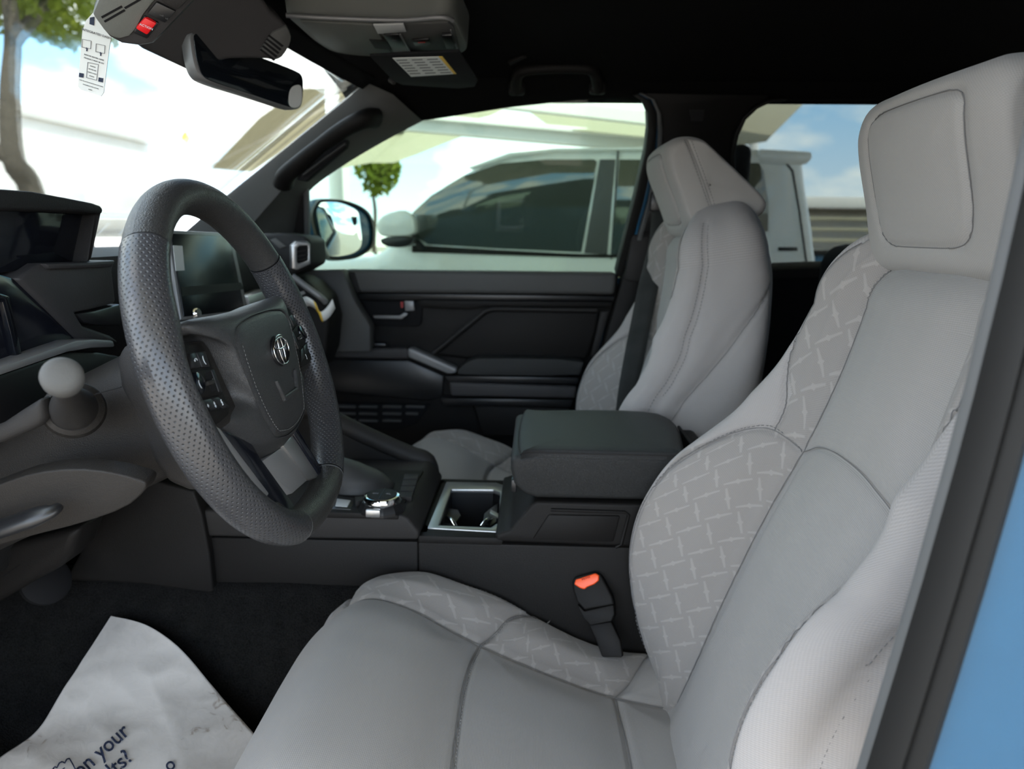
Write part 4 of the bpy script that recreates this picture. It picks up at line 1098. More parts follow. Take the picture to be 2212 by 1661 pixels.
# passenger side end of the dash with the corner vent
PV = planeY(1.60)
slab('vent_housing', PV, [(545, 520), (560, 506), (600, 503), (655, 510), (670, 520), (672, 572), (645, 588), (612, 600), (570, 590), (545, 580)], .0, .12, M['soft_dash'], dash, .008, 3)
VP_ = Plane(PY(650, 550, 1.59), (.55, -.83, 0))
vent = empty('air_vent', VP_.at(652, 575), parent=dash)
ofr = [(630, 530), (640, 521), (664, 521), (671, 528), (671, 570), (642, 583), (631, 580)]
ifr = [(642, 536), (647, 531), (664, 530), (666, 534), (666, 562), (646, 570), (642, 566)]
def ring_slab(name, pl, outer, inner, off, th, mat, parent, bev=.0015):
    """a flat frame: outer outline with an opening"""
    bm = bmesh.new(); n = len(outer)
    fo = [bm.verts.new(pl.at(x, y, off)) for x, y in outer]; fi = [bm.verts.new(pl.at(x, y, off)) for x, y in inner]
    bo = [bm.verts.new(pl.at(x, y, off)-pl.n*th) for x, y in outer]; bi = [bm.verts.new(pl.at(x, y, off)-pl.n*th) for x, y in inner]
    for i in range(n):
        j = (i+1) % n
        bm.faces.new((fo[i], fo[j], fi[j], fi[i])); bm.faces.new((bo[i], bi[i], bi[j], bo[j]))
        bm.faces.new((fo[i], bo[i], bo[j], fo[j])); bm.faces.new((fi[i], fi[j], bi[j], bi[i]))
    bmesh.ops.recalc_face_normals(bm, faces=bm.faces[:]); bevel_bm(bm, bev, 2)
    return from_bm(name, bm, mat, parent)
ring_slab('vent_frame', VP_, ofr, ifr, .012, .02, M['silver'], vent)
slab('vent_duct', VP_, ifr, .0, .01, M['matte_black'], vent, 0)
for yy in (541, 551, 560): slab('vent_slat', VP_, [(642, yy+2), (666, yy-2), (666, yy), (642, yy+4)], .006, .008, M['mid_plastic'], vent, 0)
rbox('top_plate', PY(576, 506, 1.62), (.05, .03, .004), M['pillar'], dash, .001)
slab('top_plate', PV, [(583, 518), (595, 514), (618, 532), (604, 537)], .003, .003, M['pillar'], dash, .001)
# glove box side, trim bar
PG = planeY(1.62)
slab('glove_box', PG, [(560, 604), (612, 602), (640, 598), (668, 612), (700, 645), (712, 690), (706, 760), (690, 800), (560, 800)], -.01, .12, M['dark_plastic'], dash, .01, 3)
slab('end_cap', planeY(1.78), [(640, 585), (740, 583), (765, 648), (800, 705), (800, 760), (690, 760), (660, 640)], .0, .05, M['pillar'], dash, .006)
bar = catmull([PG.at(632, 597, .02), PG.at(660, 618, .022), PG.at(690, 640, .02), PG.at(703, 652, .005)], 5)
tube('trim_bar', bar, .0075, M['trim_grey'], dash, 12)
slab('blue_reflector', PG, [(638, 634), (656, 628), (660, 634), (642, 642)], .003, .002, M['silver'], dash, 0)
# paper tag hanging on the glove box
tg = empty('paper_tag', PG.at(690, 672, .02), 'curled white tag with yellow label hanging on the glove box', 'tag')
path = catmull([PG.at(652, 655, .016), PG.at(664, 652, .03), PG.at(682, 664, .035), PG.at(692, 684, .032), PG.at(706, 676, .03), PG.at(719, 657, .02)], 6)
V, Fc = [], []
for p in path: V += [p+Vector((.0, -.002, .012)), p+Vector((.004, .004, -.010))]
for i in range(len(path)-1): Fc.append((2*i, 2*i+2, 2*i+3, 2*i+1))
solid(from_py('tag_strip', V, Fc, M['white_plastic'], tg, 60), .0008)
V, Fc = [], []
for p in path[11:20]: V += [p+Vector((.001, -.007, .013)), p+Vector((.005, -.002, -.011))]
for i in range(8): Fc.append((2*i, 2*i+2, 2*i+3, 2*i+1))
solid(from_py('tag_label', V, Fc, M['yellow'], tg, 60), .0006)
# ------------------------------------------------------------------ centre console
con = empty('centre_console', (-.05, 1.11, .60), 'dark grained centre console between the two seats', 'console')
CY0, CY1 = .982, 1.236
rings_x = [(-.176, .56, .884), (.50, .56, .884)]
bm = bmesh.new()
def add_box(bm, x0, x1, y0, y1, z0, z1, bev=.004):
    b = bmesh.new(); bmesh.ops.create_cube(b, size=1)
    for v in b.verts: v.co = Vector(((x0+x1)/2+v.co.x*(x1-x0), (y0+y1)/2+v.co.y*(y1-y0), (z0+z1)/2+v.co.z*(z1-z0)))
    bevel_bm(b, bev, 2); me = bpy.data.meshes.new('tmp'); b.to_mesh(me); b.free(); bm.from_mesh(me); bpy.data.meshes.remove(me)
# body with an open pocket for the cup holder
add_box(bm, -.160, -.045, 1.02, 1.21, .56, .790)
add_box(bm, -.176, .50, CY0, 1.027, .56, .884); add_box(bm, -.176, .50, 1.206, CY1, .56, .884)
add_box(bm, -.176, -.158, CY0+.01, CY1-.01, .56, .883); add_box(bm, -.050, .50, CY0+.01, CY1-.01, .56, .883)
from_bm('console_body', bm, M['dark_plastic'], con)
bm = bmesh.new()
add_box(bm, -.176, -.045, CY0, 1.024, .880, .8945); add_box(bm, -.176, -.045, 1.208, CY1, .880, .8945); add_box(bm, -.176, -.160, CY0+.01, CY1-.01, .880, .8945)
from_bm('console_deck', bm, M['dark_plastic'], con)
up_ = [(1070, 1153), (1080, 1152), (1100, 1146), (1148, 1090), (1160, 1084), (1700, 1098), (1700, 1196), (1322, 1181), (1070, 1171)]
prism('console_shoulder', trace(planeY(CY0), up_), Vector((0, CY1-CY0, 0)), M['dark_plastic'], con, .005, 3)
tube('console_ridge', [PY(1190, 1101, CY0-.001), PY(1350, 1106, CY0-.001), PY(1358, 1112, CY0-.001), PY(1342, 1176, CY0-.001), PY(1330, 1182, CY0-.001)], .0025, M['dark_plastic'], con, 8)
slab('console_plate', planeY(CY0), [(1185, 1112), (1340, 1115), (1325, 1172), (1150, 1166)], .003, .01, M['dark_plastic'], con, .003)
# arm rest lid
lid = empty('armrest_lid', (.1, 1.11, .95), parent=con)
so = [(1103, 985), (1118, 985), (1165, 978), (1480, 986), (1497, 996), (1494, 1012), (1445, 1084), (1160, 1078), (1128, 1068), (1110, 1046), (1103, 1015)]
bm = prism_bm(trace(planeY(CY0+.002), so), Vector((0, .250, 0)), .016, 4)
from_bm('lid_pad', bm, M['lid_leather'], lid, 50)
zt = PY(1300, 985, CY0).z
top_in = [(-.022, .990), (.012, .985), (.215, .985), (.222, .995), (.222, 1.213), (.012, 1.220), (-.020, 1.203)]
loop = catmull([Vector((x, y, zt-.002)) for x, y in top_in], 6, closed=True)
rg = [[Vector((.1, 1.105, 0))+(p-Vector((.1, 1.105, 0)))*Vector((1, 1, 1)).x for p in loop]]
rings = []
for k, dz in ((1.0, -.006), (.995, .0025), (.97, .0055), (.85, .0070), (.5, .0078), (.02, .008)):
    rings.append([Vector((.1+(p.x-.1)*k, 1.105+(p.y-1.105)*k, zt+.0015+dz)) for p in loop])
loft('lid_top', rings, M['lid_leather'], lid, smooth=60)
tube('lid_seam', [Vector((.1+(p.x-.1)*1.004, 1.105+(p.y-1.105)*1.004, zt+.0026)) for p in loop+[loop[0]]], .0011, M['mid_plastic'], lid, 6, cap=False)
rbox('lid_latch', (-.030, 1.0, .975), (.008, .02, .02), M['black'], lid, .002)
rbox('console_back', (.275, 1.11, .975), (.03, .245, .055), M['dark_plastic'], con, .008)
tube('console_back_strip', [Vector((.262, .99, 1.006)), Vector((.262, 1.23, 1.006))], .003, M['mid_plastic'], con, 8)
# cup holder
cup = empty('cup_holder', (-.11, 1.15, .875), parent=con)
CP = planeZ(.893)
c_o = [(923, 1140), (964, 1040), (1072, 1042), (1096, 1050), (1091, 1133), (1072, 1148)]
c_i = [(948, 1134), (975, 1056), (1066, 1057), (1081, 1063), (1076, 1128), (1060, 1139)]
ring_slab('cup_frame', CP, c_o, c_i, .003, .008, M['silver'], cup, .0015)
def well(name, loop_top, depth, mat, parent, shrink=.94):
    c = sum(loop_top, Vector())/len(loop_top)
    low_ = [c+(p-c)*shrink-Vector((0, 0, depth)) for p in loop_top]
    n = len(loop_top); V = loop_top+low_; Fc = [(i, (i+1) % n, n+(i+1) % n, n+i) for i in range(n)]+[tuple(range(n, 2*n))]
    return from_py(name, V, Fc, mat, parent, 30)
# the well sits in a dark tray that replaces the console top at this spot
well('cup_well', trace(CP, [(950, 1133), (976, 1057), (1065, 1058), (1080, 1064), (1075, 1127), (1059, 1138)], -.002), .090, M['black'], cup, .93)
WL = planeZ(.872)
slab('cup_ear', WL, [(950, 1130), (958, 1095), (990, 1100), (996, 1112), (982, 1132)], .004, .005, M['black'], cup, .002)
slab('cup_ear', WL, [(1042, 1130), (1046, 1108), (1058, 1098), (1076, 1085), (1073, 1126), (1060, 1136)], .004, .005, M['black'], cup, .002)
slab('cup_tab', WL, [(1060, 1100), (1084, 1112), (1082, 1120), (1058, 1108)], .007, .004, M['silver'], cup, .001)
for x0, y0, x1, y1 in ((966, 1118, 984, 1138), (1040, 1138, 1060, 1120)):
    tube('cup_spring', catmull([WL.at(x0, y0, .006), WL.at((x0+x1)/2, (y0+y1)/2-4, .012), WL.at(x1, y1, .006)], 5), .004, M['chrome'], cup, 8)
# front module with shifter, drive dial and switches
mod = empty('shifter_module', (-.35, 1.11, .88), parent=con)
mo = [(400, 1100), (460, 1102), (700, 1108), (868, 1112), (882, 1120), (906, 1150), (903, 1167), (640, 1164), (400, 1158)]
prism('module_shell', trace(planeY(CY0-.004), mo), Vector((0, .258, 0)), M['mid_plastic'], mod, .005, 3)
ztop = PY(800, 1110, CY0-.004).z
prism('module_side', trace(planeY(CY0), [(420, 1160), (903, 1170), (903, 1345), (700, 1345), (455, 1290)]), Vector((0, .25, 0)), M['dark_plastic'], mod, .004)
slab('footwell_side', planeY(.968), [(60, 1240), (150, 1236), (245, 1060), (300, 1030), (418, 1060), (436, 1110), (452, 1195), (461, 1283), (300, 1262), (60, 1250)], .0, .03, M['dark_plastic'], mod, .008, 3)
TZ = planeZ(ztop)
slab('switch_panel', TZ, [(700, 1106), (860, 1110), (915, 1016), (740, 1010)], .002, .01, M['dark_plastic'], mod, .002)
for k in range(4):
    f0, f1 = k/4+.015, (k+1)/4-.015
    q = lambda f, g: (874+(861-874)*f+(32-4*f)*g, 1022+(1074-1022)*f)
    slab('switch', TZ, [q(f0, 0), q(f0, 1), q(f1, 1), q(f1, 0)], .006, .008, M['mid_plastic'], mod, .0012)
dial = empty('drive_dial', TZ.at(825, 1100), parent=con)
dc = TZ.at(826, 1100)
lathe('dial_base', dc, (0, 0, 1), [(0, 0), (.036, 0), (.036, .004), (.033, .010), (.030, .014), (0, .014)], M['black'], dial, 12, 20)
lathe('dial_ring', dc+Vector((0, 0, .010)), (0, 0, 1), [(0, 0), (.027, 0), (.0285, .004), (.0285, .010), (.0265, .0135), (.0235, .014), (0, .014)], M['chrome'], dial, 40)
lathe('dial_cap', dc+Vector((0, 0, .0235)), (0, 0, 1), [(0, 0), (.0232, 0), (.0228, .0015), (0, .0022)], M['dark_plastic'], dial, 40)
rbox('dial_split', dc+Vector((0, 0, .0258)), (.0008, .045, .0006), M['black'], dial, 0)
text('dial_mark', '4H', dc+Vector((-.010, 0, .0258)), (1, 0, 0), (0, 1, 0), .008, M['grey_ink'], dial)
text('dial_mark', '4L', dc+Vector((.010, 0, .0258)), (1, 0, 0), (0, 1, 0), .008, M['grey_ink'], dial)
rbox('dial_lug', dc+Vector((-.006, -.034, .008)), (.022, .008, .012), M['silver'], dial, .002)
slab('indicator', TZ, [(728, 1076), (758, 1080), (750, 1094), (724, 1092)], .004, .006, M['grey_steel'], mod, .001)
slab('indicator_bezel', TZ, [(720, 1070), (766, 1075), (758, 1100), (712, 1098)], .003, .004, M['black'], mod, .001)
slab('button', TZ, [(766, 1072), (784, 1070), (786, 1080), (768, 1084)], .010, .01, M['mid_plastic'], mod, .001)
# leather boot around the shift lever
bc = TZ.at(775, 1052); rings = []
for k in range(9):
    t = k/8; r = .048*(1-t**1.6*.72); wr = 1+.03*math.sin(k*2.2)
    rings.append([bc+Vector((-.006*k*t, .0, .052*t))+Vector((1.25*r*wr*math.cos(f), .9*r*wr*math.sin(f), 0)) for f in lin(0, 2*math.pi, 33)[:-1]])
boot = loft('shift_boot', rings, M['leather_fine'], mod, smooth=60)
bt = bc+Vector((-.05, 0, .05))
tube('shift_lever', [bt, bt+Vector((-.005, 0, .06))], .010, M['black'], mod, 14)
lathe('shift_knob', bt+Vector((-.006, 0, .06)), (-.1, 0, 1), [(0, 0), (.016, .002), (.020, .02), (.021, .04), (.016, .052), (0, .055)], M['leather_fine'], mod, 24)
# knee rail on the passenger side of the module
kr = catmull([PY(600, 862, 1.25), PY(700, 898, 1.25), PY(800, 945, 1.25), PY(880, 980, 1.25), PY(915, 992, 1.25), PY(932, 1012, 1.25), PY(938, 1045, 1.25)], 5)
tube('knee_rail', kr, [.020]*(len(kr)-8)+[.018, .017, .016, .015, .014, .013, .012, .012], M['mid_plastic'], con, 14, flat=.85)
slab('knee_side', planeY(1.24), [(600, 880), (720, 925), (880, 992), (905, 1010), (915, 1040), (905, 1100), (600, 1100)], .0, .02, M['dark_plastic'], con, .006)

# ------------------------------------------------------------------ seat belt buckle and passenger belt
bk = empty('belt_buckle', PY(1300, 1390, .962), 'black belt buckle with orange release button beside the driver seat', 'buckle')
BP = Plane(PY(1285, 1300, .952), (-.25, -.85, .45))
slab('buckle_shell', BP, [(1236, 1256), (1242, 1246), (1284, 1235), (1297, 1240), (1322, 1288), (1326, 1306), (1262, 1318), (1246, 1300), (1238, 1275)], .0, .022, M['dark_plastic'], bk, .003, 3)
slab('release_button', BP, [(1240, 1262), (1243, 1252), (1286, 1238), (1294, 1243), (1293, 1254), (1283, 1262), (1268, 1268), (1262, 1273), (1252, 1270)], .0035, .012, M['orange'], bk, .0018, 3)
slab('buckle_sleeve', BP, [(1246, 1304), (1262, 1320), (1325, 1306), (1327, 1328), (1320, 1342), (1275, 1351), (1260, 1335)], .002, .026, M['dark_plastic'], bk, .002)
slab('buckle_stem', BP, [(1272, 1350), (1320, 1342), (1340, 1385), (1345, 1420), (1300, 1420), (1286, 1380)], -.004, .016, M['dark_plastic'], bk, .003)
text('button_print', 'PRESS', BP.at(1266, 1250, .0037), BP.at(1290, 1243)-BP.at(1245, 1257), Vector((0, 0, 1)), .0055, M['dark_red'], bk)

bl = empty('seat_belt', PY(1360, 900, 1.72), 'dark grey belt strap running down past the passenger seat', 'seat belt')
a_ = [PY(1430, 440, 1.79), PY(1424, 515, 1.72), PY(1412, 570, 1.665), PY(1400, 620, 1.63), PY(1386, 690, 1.61), PY(1372, 760, 1.60), PY(1358, 840, 1.595), PY(1348, 925, 1.60), PY(1340, 1000, 1.66)]
V, Fc = [], []
pth = catmull(a_, 8); wdt = Vector((.0235, -.004, .004))
for p in pth: V += [p-wdt, p-wdt*.33, p+wdt*.33, p+wdt]
for i in range(len(pth)-1):
    for k in range(3): Fc.append((4*i+k, 4*i+4+k, 4*i+5+k, 4*i+1+k))
uvb = [((k-1.5)*.016, i*.02) for i in range(len(pth)) for k in range(4)]
solid(from_py('webbing', V, Fc, M['belt'], bl, 60, uvb), .0014)
rbox('belt_guide', PY(1430, 436, 1.785), (.06, .02, .05), M['black'], bl, .008)

# rear seat headrest showing behind the passenger seat
rs = empty('rear_bench', (.75, 1.60, .60), 'black rear bench with headrest behind the passenger seat', 'bench')
rbox('rear_headrest', PX(1590, 372, .66), (.07, .13, .17), M['matte_black'], rs, .03, 4)
rbox('rear_backrest', (.76, 1.56, .98), (.14, .46, .70), M['matte_black'], rs, .05, 3)
rbox('rear_cushion', (.60, 1.56, .66), (.34, .46, .12), M['matte_black'], rs, .04, 3)
# ------------------------------------------------------------------ passenger door
dr = empty('door_1', (-.15, 1.88, .70), kind='structure'); dr['label'] = 'black passenger door card with armrest, pull handle and speaker grille'
DP = planeY(1.875)
def dsl(name, pts, off, th, mat, bev=.004, sm=0, parent=dr, seg=2): return slab(name, DP, pts, off, th, M[mat], parent, bev, seg, sm)
dsl('door_card', [(600, 586), (1336, 592), (1332, 640), (1290, 760), (1240, 940), (1225, 1060), (640, 1060), (600, 800)], .0, .05, 'dark_plastic')
# belt rail: rounded top
rl = [(738, 583), (1333, 589), (1328, 637), (768, 632), (752, 612)]
dsl('belt_rail', rl, .045, .06, 'pillar', .012, 0, dr, 4)
dsl('rail_end', [(738, 586), (766, 588), (780, 632), (764, 634), (748, 612)], .047, .06, 'dark_plastic', .004)
dsl('rail_groove', [(764, 634), (1328, 640), (1325, 650), (770, 646)], .022, .03, 'black', .001)
dsl('lower_rail', [(900, 648), (1324, 652), (1322, 664), (1050, 662), (1015, 668), (910, 664)], .030, .04, 'dark_plastic', .004)
# inset card with bevelled edge
dsl('inset_panel', [(935, 768), (1050, 672), (1065, 668), (1296, 672), (1288, 720), (1272, 772), (1262, 776), (1010, 776)], .016, .03, 'dark_plastic', .010, 0, dr, 3)
tube('inset_edge', [DP.at(930, 768, .022), DP.at(1048, 672, .024), DP.at(1066, 667, .024), DP.at(1290, 670, .024)], .006, M['mid_plastic'], dr, 10)
dsl('rear_strip', [(1298, 672), (1316, 672), (1290, 770), (1276, 770)], .012, .02, 'mid_plastic', .003)
# inner release handle in its recess
rc = empty('release_handle', DP.at(850, 690), parent=dr)
dsl('recess', [(772, 650), (905, 650), (912, 664), (910, 700), (900, 706), (800, 704), (788, 692)], .010, .02, 'matte_black', .004, 0, rc)
dsl('recess_rim', [(764, 648), (774, 650), (790, 692), (802, 704), (795, 710), (782, 698)], .020, .02, 'dark_plastic', .003, 0, rc)
dsl('handle_pull', [(805, 681), (862, 682), (874, 674), (882, 678), (868, 690), (808, 688)], .030, .012, 'trim_grey', .003, 0, rc)
dsl('lock_lever', [(873, 650), (893, 650), (895, 671), (875, 672)], .026, .01, 'trim_grey', .002, 0, rc)
dsl('lock_mark', [(865, 652), (871, 652), (871, 665), (866, 665)], .022, .004, 'dark_red', 0, 0, rc)
# grab rail and armrest
dsl('grab_rail', [(640, 754), (700, 754), (878, 752), (885, 757), (882, 776), (690, 772), (640, 772)], .055, .03, 'binnacle', .005, 0, dr, 3)
dsl('grab_rail_slope', [(880, 753), (892, 754), (987, 797), (984, 806), (968, 808), (882, 772)], .075, .04, 'trim_grey', .005, 0, dr, 3)
dsl('grab_pocket', [(640, 776), (882, 778), (960, 812), (955, 860), (920, 866), (640, 840)], .012, .03, 'black', .006)
dsl('armrest_pad', [(988, 806), (992, 796), (1012, 780), (1036, 773), (1262, 777), (1256, 800), (1250, 812), (990, 810)], .075, .07, 'lid_leather', .010, 1, dr, 4)
dsl('armrest_shelf', [(960, 812), (1252, 816), (1248, 830), (972, 826)], .065, .06, 'black', .003)
dsl('armrest_trim', [(970, 826), (1246, 836), (1243, 861), (974, 856)], .070, .06, 'binnacle', .006, 0, dr, 3)
dsl('armrest_lower', [(950, 860), (1240, 864), (1232, 880), (960, 876)], .050, .06, 'black', .004)
dsl('map_pocket', [(1020, 874), (1235, 880), (1225, 945), (1040, 945)], .034, .04, 'dark_plastic', .008, 0, dr, 3)
dsl('switch_strip', [(752, 741), (832, 742), (834, 748), (752, 747)], .030, .02, 'black', .001)
# speaker grille: slats between uprights
gr = empty('speaker_grille', DP.at(820, 895), parent=dr)
dsl('grille_plate', [(700, 868), (930, 874), (900, 915), (860, 930), (700, 930)], .006, .02, 'matte_black', .003, 0, gr)
for r_, y in enumerate((879, 894, 909)):
    for c_, x in enumerate((727, 775, 826, 876)):
        w = 40 if not (r_ == 1 and c_ == 3) else 26
        if r_ == 2 and c_ == 3: continue
        dsl('grille_slat', [(x, y-3), (x+w, y-2), (x+w, y+3), (x, y+2)], .014, .01, 'pillar', .0015, 0, gr)
# door mirror outside the glass
MP = planeY(1.98)
mi = empty('door_mirror', MP.at(735, 560), 'blue and black passenger door mirror outside the window', 'mirror')
MG = Plane(PY(735, 495, 2.06), (.80, -.60, .02))
shell = [(672, 470), (680, 440), (695, 431), (740, 433), (780, 448), (800, 470), (806, 505), (800, 535), (770, 556), (730, 562), (705, 556), (690, 535)]
inner = [(683, 450), (692, 437), (712, 434), (745, 441), (772, 456), (778, 480), (782, 520), (774, 540), (750, 551), (722, 554), (708, 548), (696, 520)]
loop0 = catmull(trace(MG, shell), 4, closed=True)
c0 = sum(loop0, Vector())/len(loop0)
rings = [[c0+(p-c0)*k-MG.n*d for p in loop0] for k, d in ((.93, -.004), (1.0, .0), (1.03, .02), (1.0, .05), (.85, .085), (.5, .11), (.05, .118))]
loft('mirror_shell', rings, M['blue_paint'], mi, smooth=60)
loft('mirror_bezel', [[c0+(p-c0)*k-MG.n*d for p in loop0] for k, d in ((.90, .004), (.93, -.010), (1.0, -.008), (1.01, .012))], M['black'], mi, smooth=50, cap=False)
prism('mirror_glass', catmull(trace(MG, inner, .006), 4, closed=True), -MG.n*.004, M['mirror'], mi, .0008)
prism('mirror_arm', trace(MP, [(655, 505), (700, 520), (715, 556), (690, 566), (655, 560)]), Vector((0, -.04, 0)), M['black'], mi, .004)
# ------------------------------------------------------------------ things on the roof lining
RP = Plane((0, 0, 1.700), (0, 0, -1))      # looking up at it; off > 0 hangs lower
oh = empty('overhead_console', RP.at(800, 80), 'dark grey overhead console with sunglasses box and switches', 'overhead console')
def rsl(name, pts, off, th, mat, parent=None, bev=.002, sm=0): return slab(name, RP, pts, off, th, M[mat], parent or oh, bev, 2, sm)
oo = [(612, 32), (640, 28), (760, 38), (880, 40), (955, 33), (985, 42), (998, 72), (1013, 102), (1004, 116), (950, 120), (850, 125), (725, 118), (680, 92), (640, 56)]
l0 = trace(RP, oo, .030); c0 = sum(l0, Vector())/len(l0)
rings = [[c0+(p-c0)*k+Vector((0, 0, dz)) for p in smooth_loop(l0, 2)] for k, dz in ((1.02, .05), (1.0, .012), (.992, .003), (.975, .0))]
loft('console_shell', rings, M['console_grey'], oh, smooth=40)
tube('edge_strip', catmull([RP.at(618, 33, .036), RP.at(700, 38, .037), RP.at(860, 43, .037), RP.at(950, 37, .036), RP.at(978, 44, .036)], 5), .0035, M['trim_grey'], oh, 8)
rsl('sunglasses_lid', [(648, 48), (806, 56), (848, 118), (728, 113), (690, 92)], .034, .006, 'console_grey', bev=.004)
rsl('lid_notch', [(797, 86), (835, 88), (846, 108), (810, 105)], .0352, .002, 'dark_plastic', bev=.0006)
rsl('rear_panel', [(812, 56), (968, 50), (980, 60), (994, 112), (855, 117)], .034, .006, 'pillar', bev=.002)
rsl('card_clip', [(806, 55), (872, 53), (878, 69), (816, 74)], .038, .003, 'grey_steel', bev=.001)
rsl('card_clip', [(850, 117), (905, 116), (912, 122), (860, 125)], .040, .004, 'grey_steel', bev=.001)
rsl('call_button', [(828, 76), (862, 75), (884, 113), (852, 115)], .037, .004, 'black', bev=.001)
text('call_print', 'call', RP.at(851, 87, .0375), RP.at(870, 87)-RP.at(840, 87), RP.at(846, 80)-RP.at(852, 95), .007, M['grey_ink'], oh)
rsl('alert_button', [(890, 88), (926, 85), (931, 95), (922, 99), (896, 100)], .037, .004, 'black', bev=.001)
text('alert_print', 'SOS', RP.at(911, 92, .0375), RP.at(930, 91)-RP.at(890, 93), RP.at(908, 84)-RP.at(913, 100), .0075, M['red'], oh)
rsl('roof_switch', [(954, 78), (976, 77), (984, 96), (980, 105), (964, 106)], .040, .006, 'black', bev=.0015)
rsl('lamp_line', [(972, 66), (975, 66), (989, 108), (986, 108)], .036, .003, 'trim_grey', bev=0)
rsl('lamp_line', [(862, 76), (866, 76), (887, 112), (883, 113)], .0365, .003, 'trim_grey', bev=0)
# passenger sun visor with printed label
vz_ = empty('sun_visor', RP.at(920, 150), 'black passenger sun visor with white printed warning label', 'sun visor')
VP2 = Plane((0, 0, 1.708), (.0, -.06, -1))
slab('visor_board', VP2, [(798, 122), (992, 112), (1032, 176), (1026, 188), (990, 192), (868, 184), (850, 176)], .004, .005, M['matte_black'], vz_, .002, 2)
slab('warning_label', VP2, [(848, 126), (948, 123), (980, 160), (888, 166)], .0052, .0008, M['white_plastic'], vz_, 0)
slab('label_band', VP2, [(948, 123), (956, 123), (986, 160), (980, 160)], .0052, .0008, M['yellow'], vz_, 0)
for k in range(3):
    for j in range(6):
        f = (j+.7)/7; x0 = 848+33*k+40*f; y = 126+40*f-1.0*k
        slab('label_line', VP2, [(x0+4, y), (x0+27, y-1), (x0+28, y+.8), (x0+5, y+1.8)], .0054, .0002, M['grey_ink'], vz_, 0)
tube('visor_arm', [VP2.at(842, 172, -.002), VP2.at(852, 178, .004)], .005, M['mid_plastic'], vz_, 10)
# roof grab handle
gh2 = empty('roof_grab_handle', PY(1200, 190, 1.64), 'black roof grab handle above the passenger window', 'grab handle')
hp = smooth_loop([PY(1116, 196, 1.665), PY(1114, 178, 1.64), PY(1118, 158, 1.615), PY(1140, 148, 1.605), PY(1265, 145, 1.605), PY(1284, 154, 1.615), PY(1290, 176, 1.64), PY(1292, 194, 1.665)], 2, False)
tube('handle_bar', hp, .0125, M['dark_plastic'], gh2, 12)
for x, y in ((1116, 192), (1291, 190)): rbox('handle_mount', PY(x, y, 1.672), (.036, .03, .026), M['dark_plastic'], gh2, .006)
cl = empty('coat_clip', PY(1117, 131, 1.60), 'small dark clip in the roof lining above the grab handle', 'clip')
CLP = Plane(PY(1117, 131, 1.56), (0, -.45, -.9))
slab('clip_plate', CLP, [(1097, 136), (1132, 120), (1138, 125), (1102, 142)], .003, .006, M['mid_plastic'], cl, .001)
slab('clip_slot', CLP, [(1101, 136), (1130, 123), (1133, 126), (1104, 139)], .0036, .001, M['black'], cl, 0)

# ------------------------------------------------------------------ rear-view mirror, sensor cover, dash camera, hang tag
mA, mB = PY(418, 110, .99), PY(655, 195, 1.235)
mx_ = (mB-mA).normalized(); mn = mx_.cross(Vector((-.10, 0, 1))).normalized()
if mn.dot(CAM-mA) < 0: mn = -mn
MV = Plane(mA, mn)
rv = empty('rear_view_mirror', MV.at(530, 100), 'dark frameless rear-view mirror hanging below the windscreen header', 'mirror')
mo = [(411, 80), (414, 70), (426, 69), (520, 108), (642, 153), (655, 165), (656, 190), (654, 226), (644, 236), (632, 236), (540, 205), (446, 176), (428, 160), (418, 130)]
ml = smooth_loop(trace(MV, mo), 2); mc = sum(ml, Vector())/len(ml)
loft('mirror_shell', [[mc+(p-mc)*k-mn*d for p in ml] for k, d in ((.97, -.001), (1.0, .001), (1.005, .006), (.98, .018), (.8, .03), (.3, .034))], M['trim_grey'], rv, smooth=50)
prism('mirror_glass', [mc+(p-mc)*.968 for p in ml], -mn*.002, M['dark_mirror'], rv, .0006).location += mn*.0022
prism('mirror_painted_reflection', smooth_loop(trace(MV, [(624, 200), (632, 185), (650, 182), (653, 200), (651, 226), (640, 234), (624, 230)], .0026), 2), -mn*.0008, M['white_plastic'], rv, 0)  # pale oval painting the bright rear window's reflection onto the mirror
mt = mc-mn*.034
tube('mirror_arm', [mt, mt-mn*.03+Vector((0, 0, .03)), Vector((mt.x-.05, mt.y, mt.z+.05))], .012, M['black'], rv, 12)
lathe('mirror_socket', mt-mn*.02+Vector((0, 0, .035)), Vector((.2, -.8, -.3)), [(0, -.02), (.022, -.02), (.026, 0), (.020, .01), (0, .012)], M['gloss_black'], rv, 24)
scv = empty('sensor_cover', PX(480, 60, -.5), 'black camera sensor cover at the top of the windscreen behind the mirror', 'cover')
SC = Plane(PY(480, 80, 1.02), (.55, -.60, -.58))
so_ = [(300, -60), (545, -60), (575, 15), (618, 52), (632, 76), (630, 96), (615, 122), (600, 134), (570, 128), (470, 130), (425, 162), (360, 132), (292, 100), (270, 60)]
prism('cover_shell', smooth_loop(trace(SC, so_), 1), -SC.n*.05, M['binnacle'], scv, .012, 3)
slab('vent_face', SC, [(590, 70), (620, 56), (630, 80), (626, 100), (610, 124), (596, 130), (560, 112)], .003, .02, M['pillar'], scv, .003)
for k in range(5):
    x, y = 570+k*3.2+0, 77+k*0
    dx, dy = -4.5*k, 7.5*k
    slab('vent_slot', SC, [(573+dx+6, 78+dy), (577+dx+6, 76+dy), (607+dx+6, 99+dy), (603+dx+6, 102+dy)], .0042, .001, M['matte_black'], scv, 0)
dcam = empty('dash_camera', PY(290, 60, .80), 'grey dash camera pod with red button at the top of the windscreen', 'dash camera')
DC = Plane(PY(300, 50, .80), (.30, -.80, -.55))
def csl(name, pts, off, th, mat, bev=.002, sm=0, parent=dcam): return slab(name, DC, pts, off, th, M[mat], parent, bev, 2, sm)
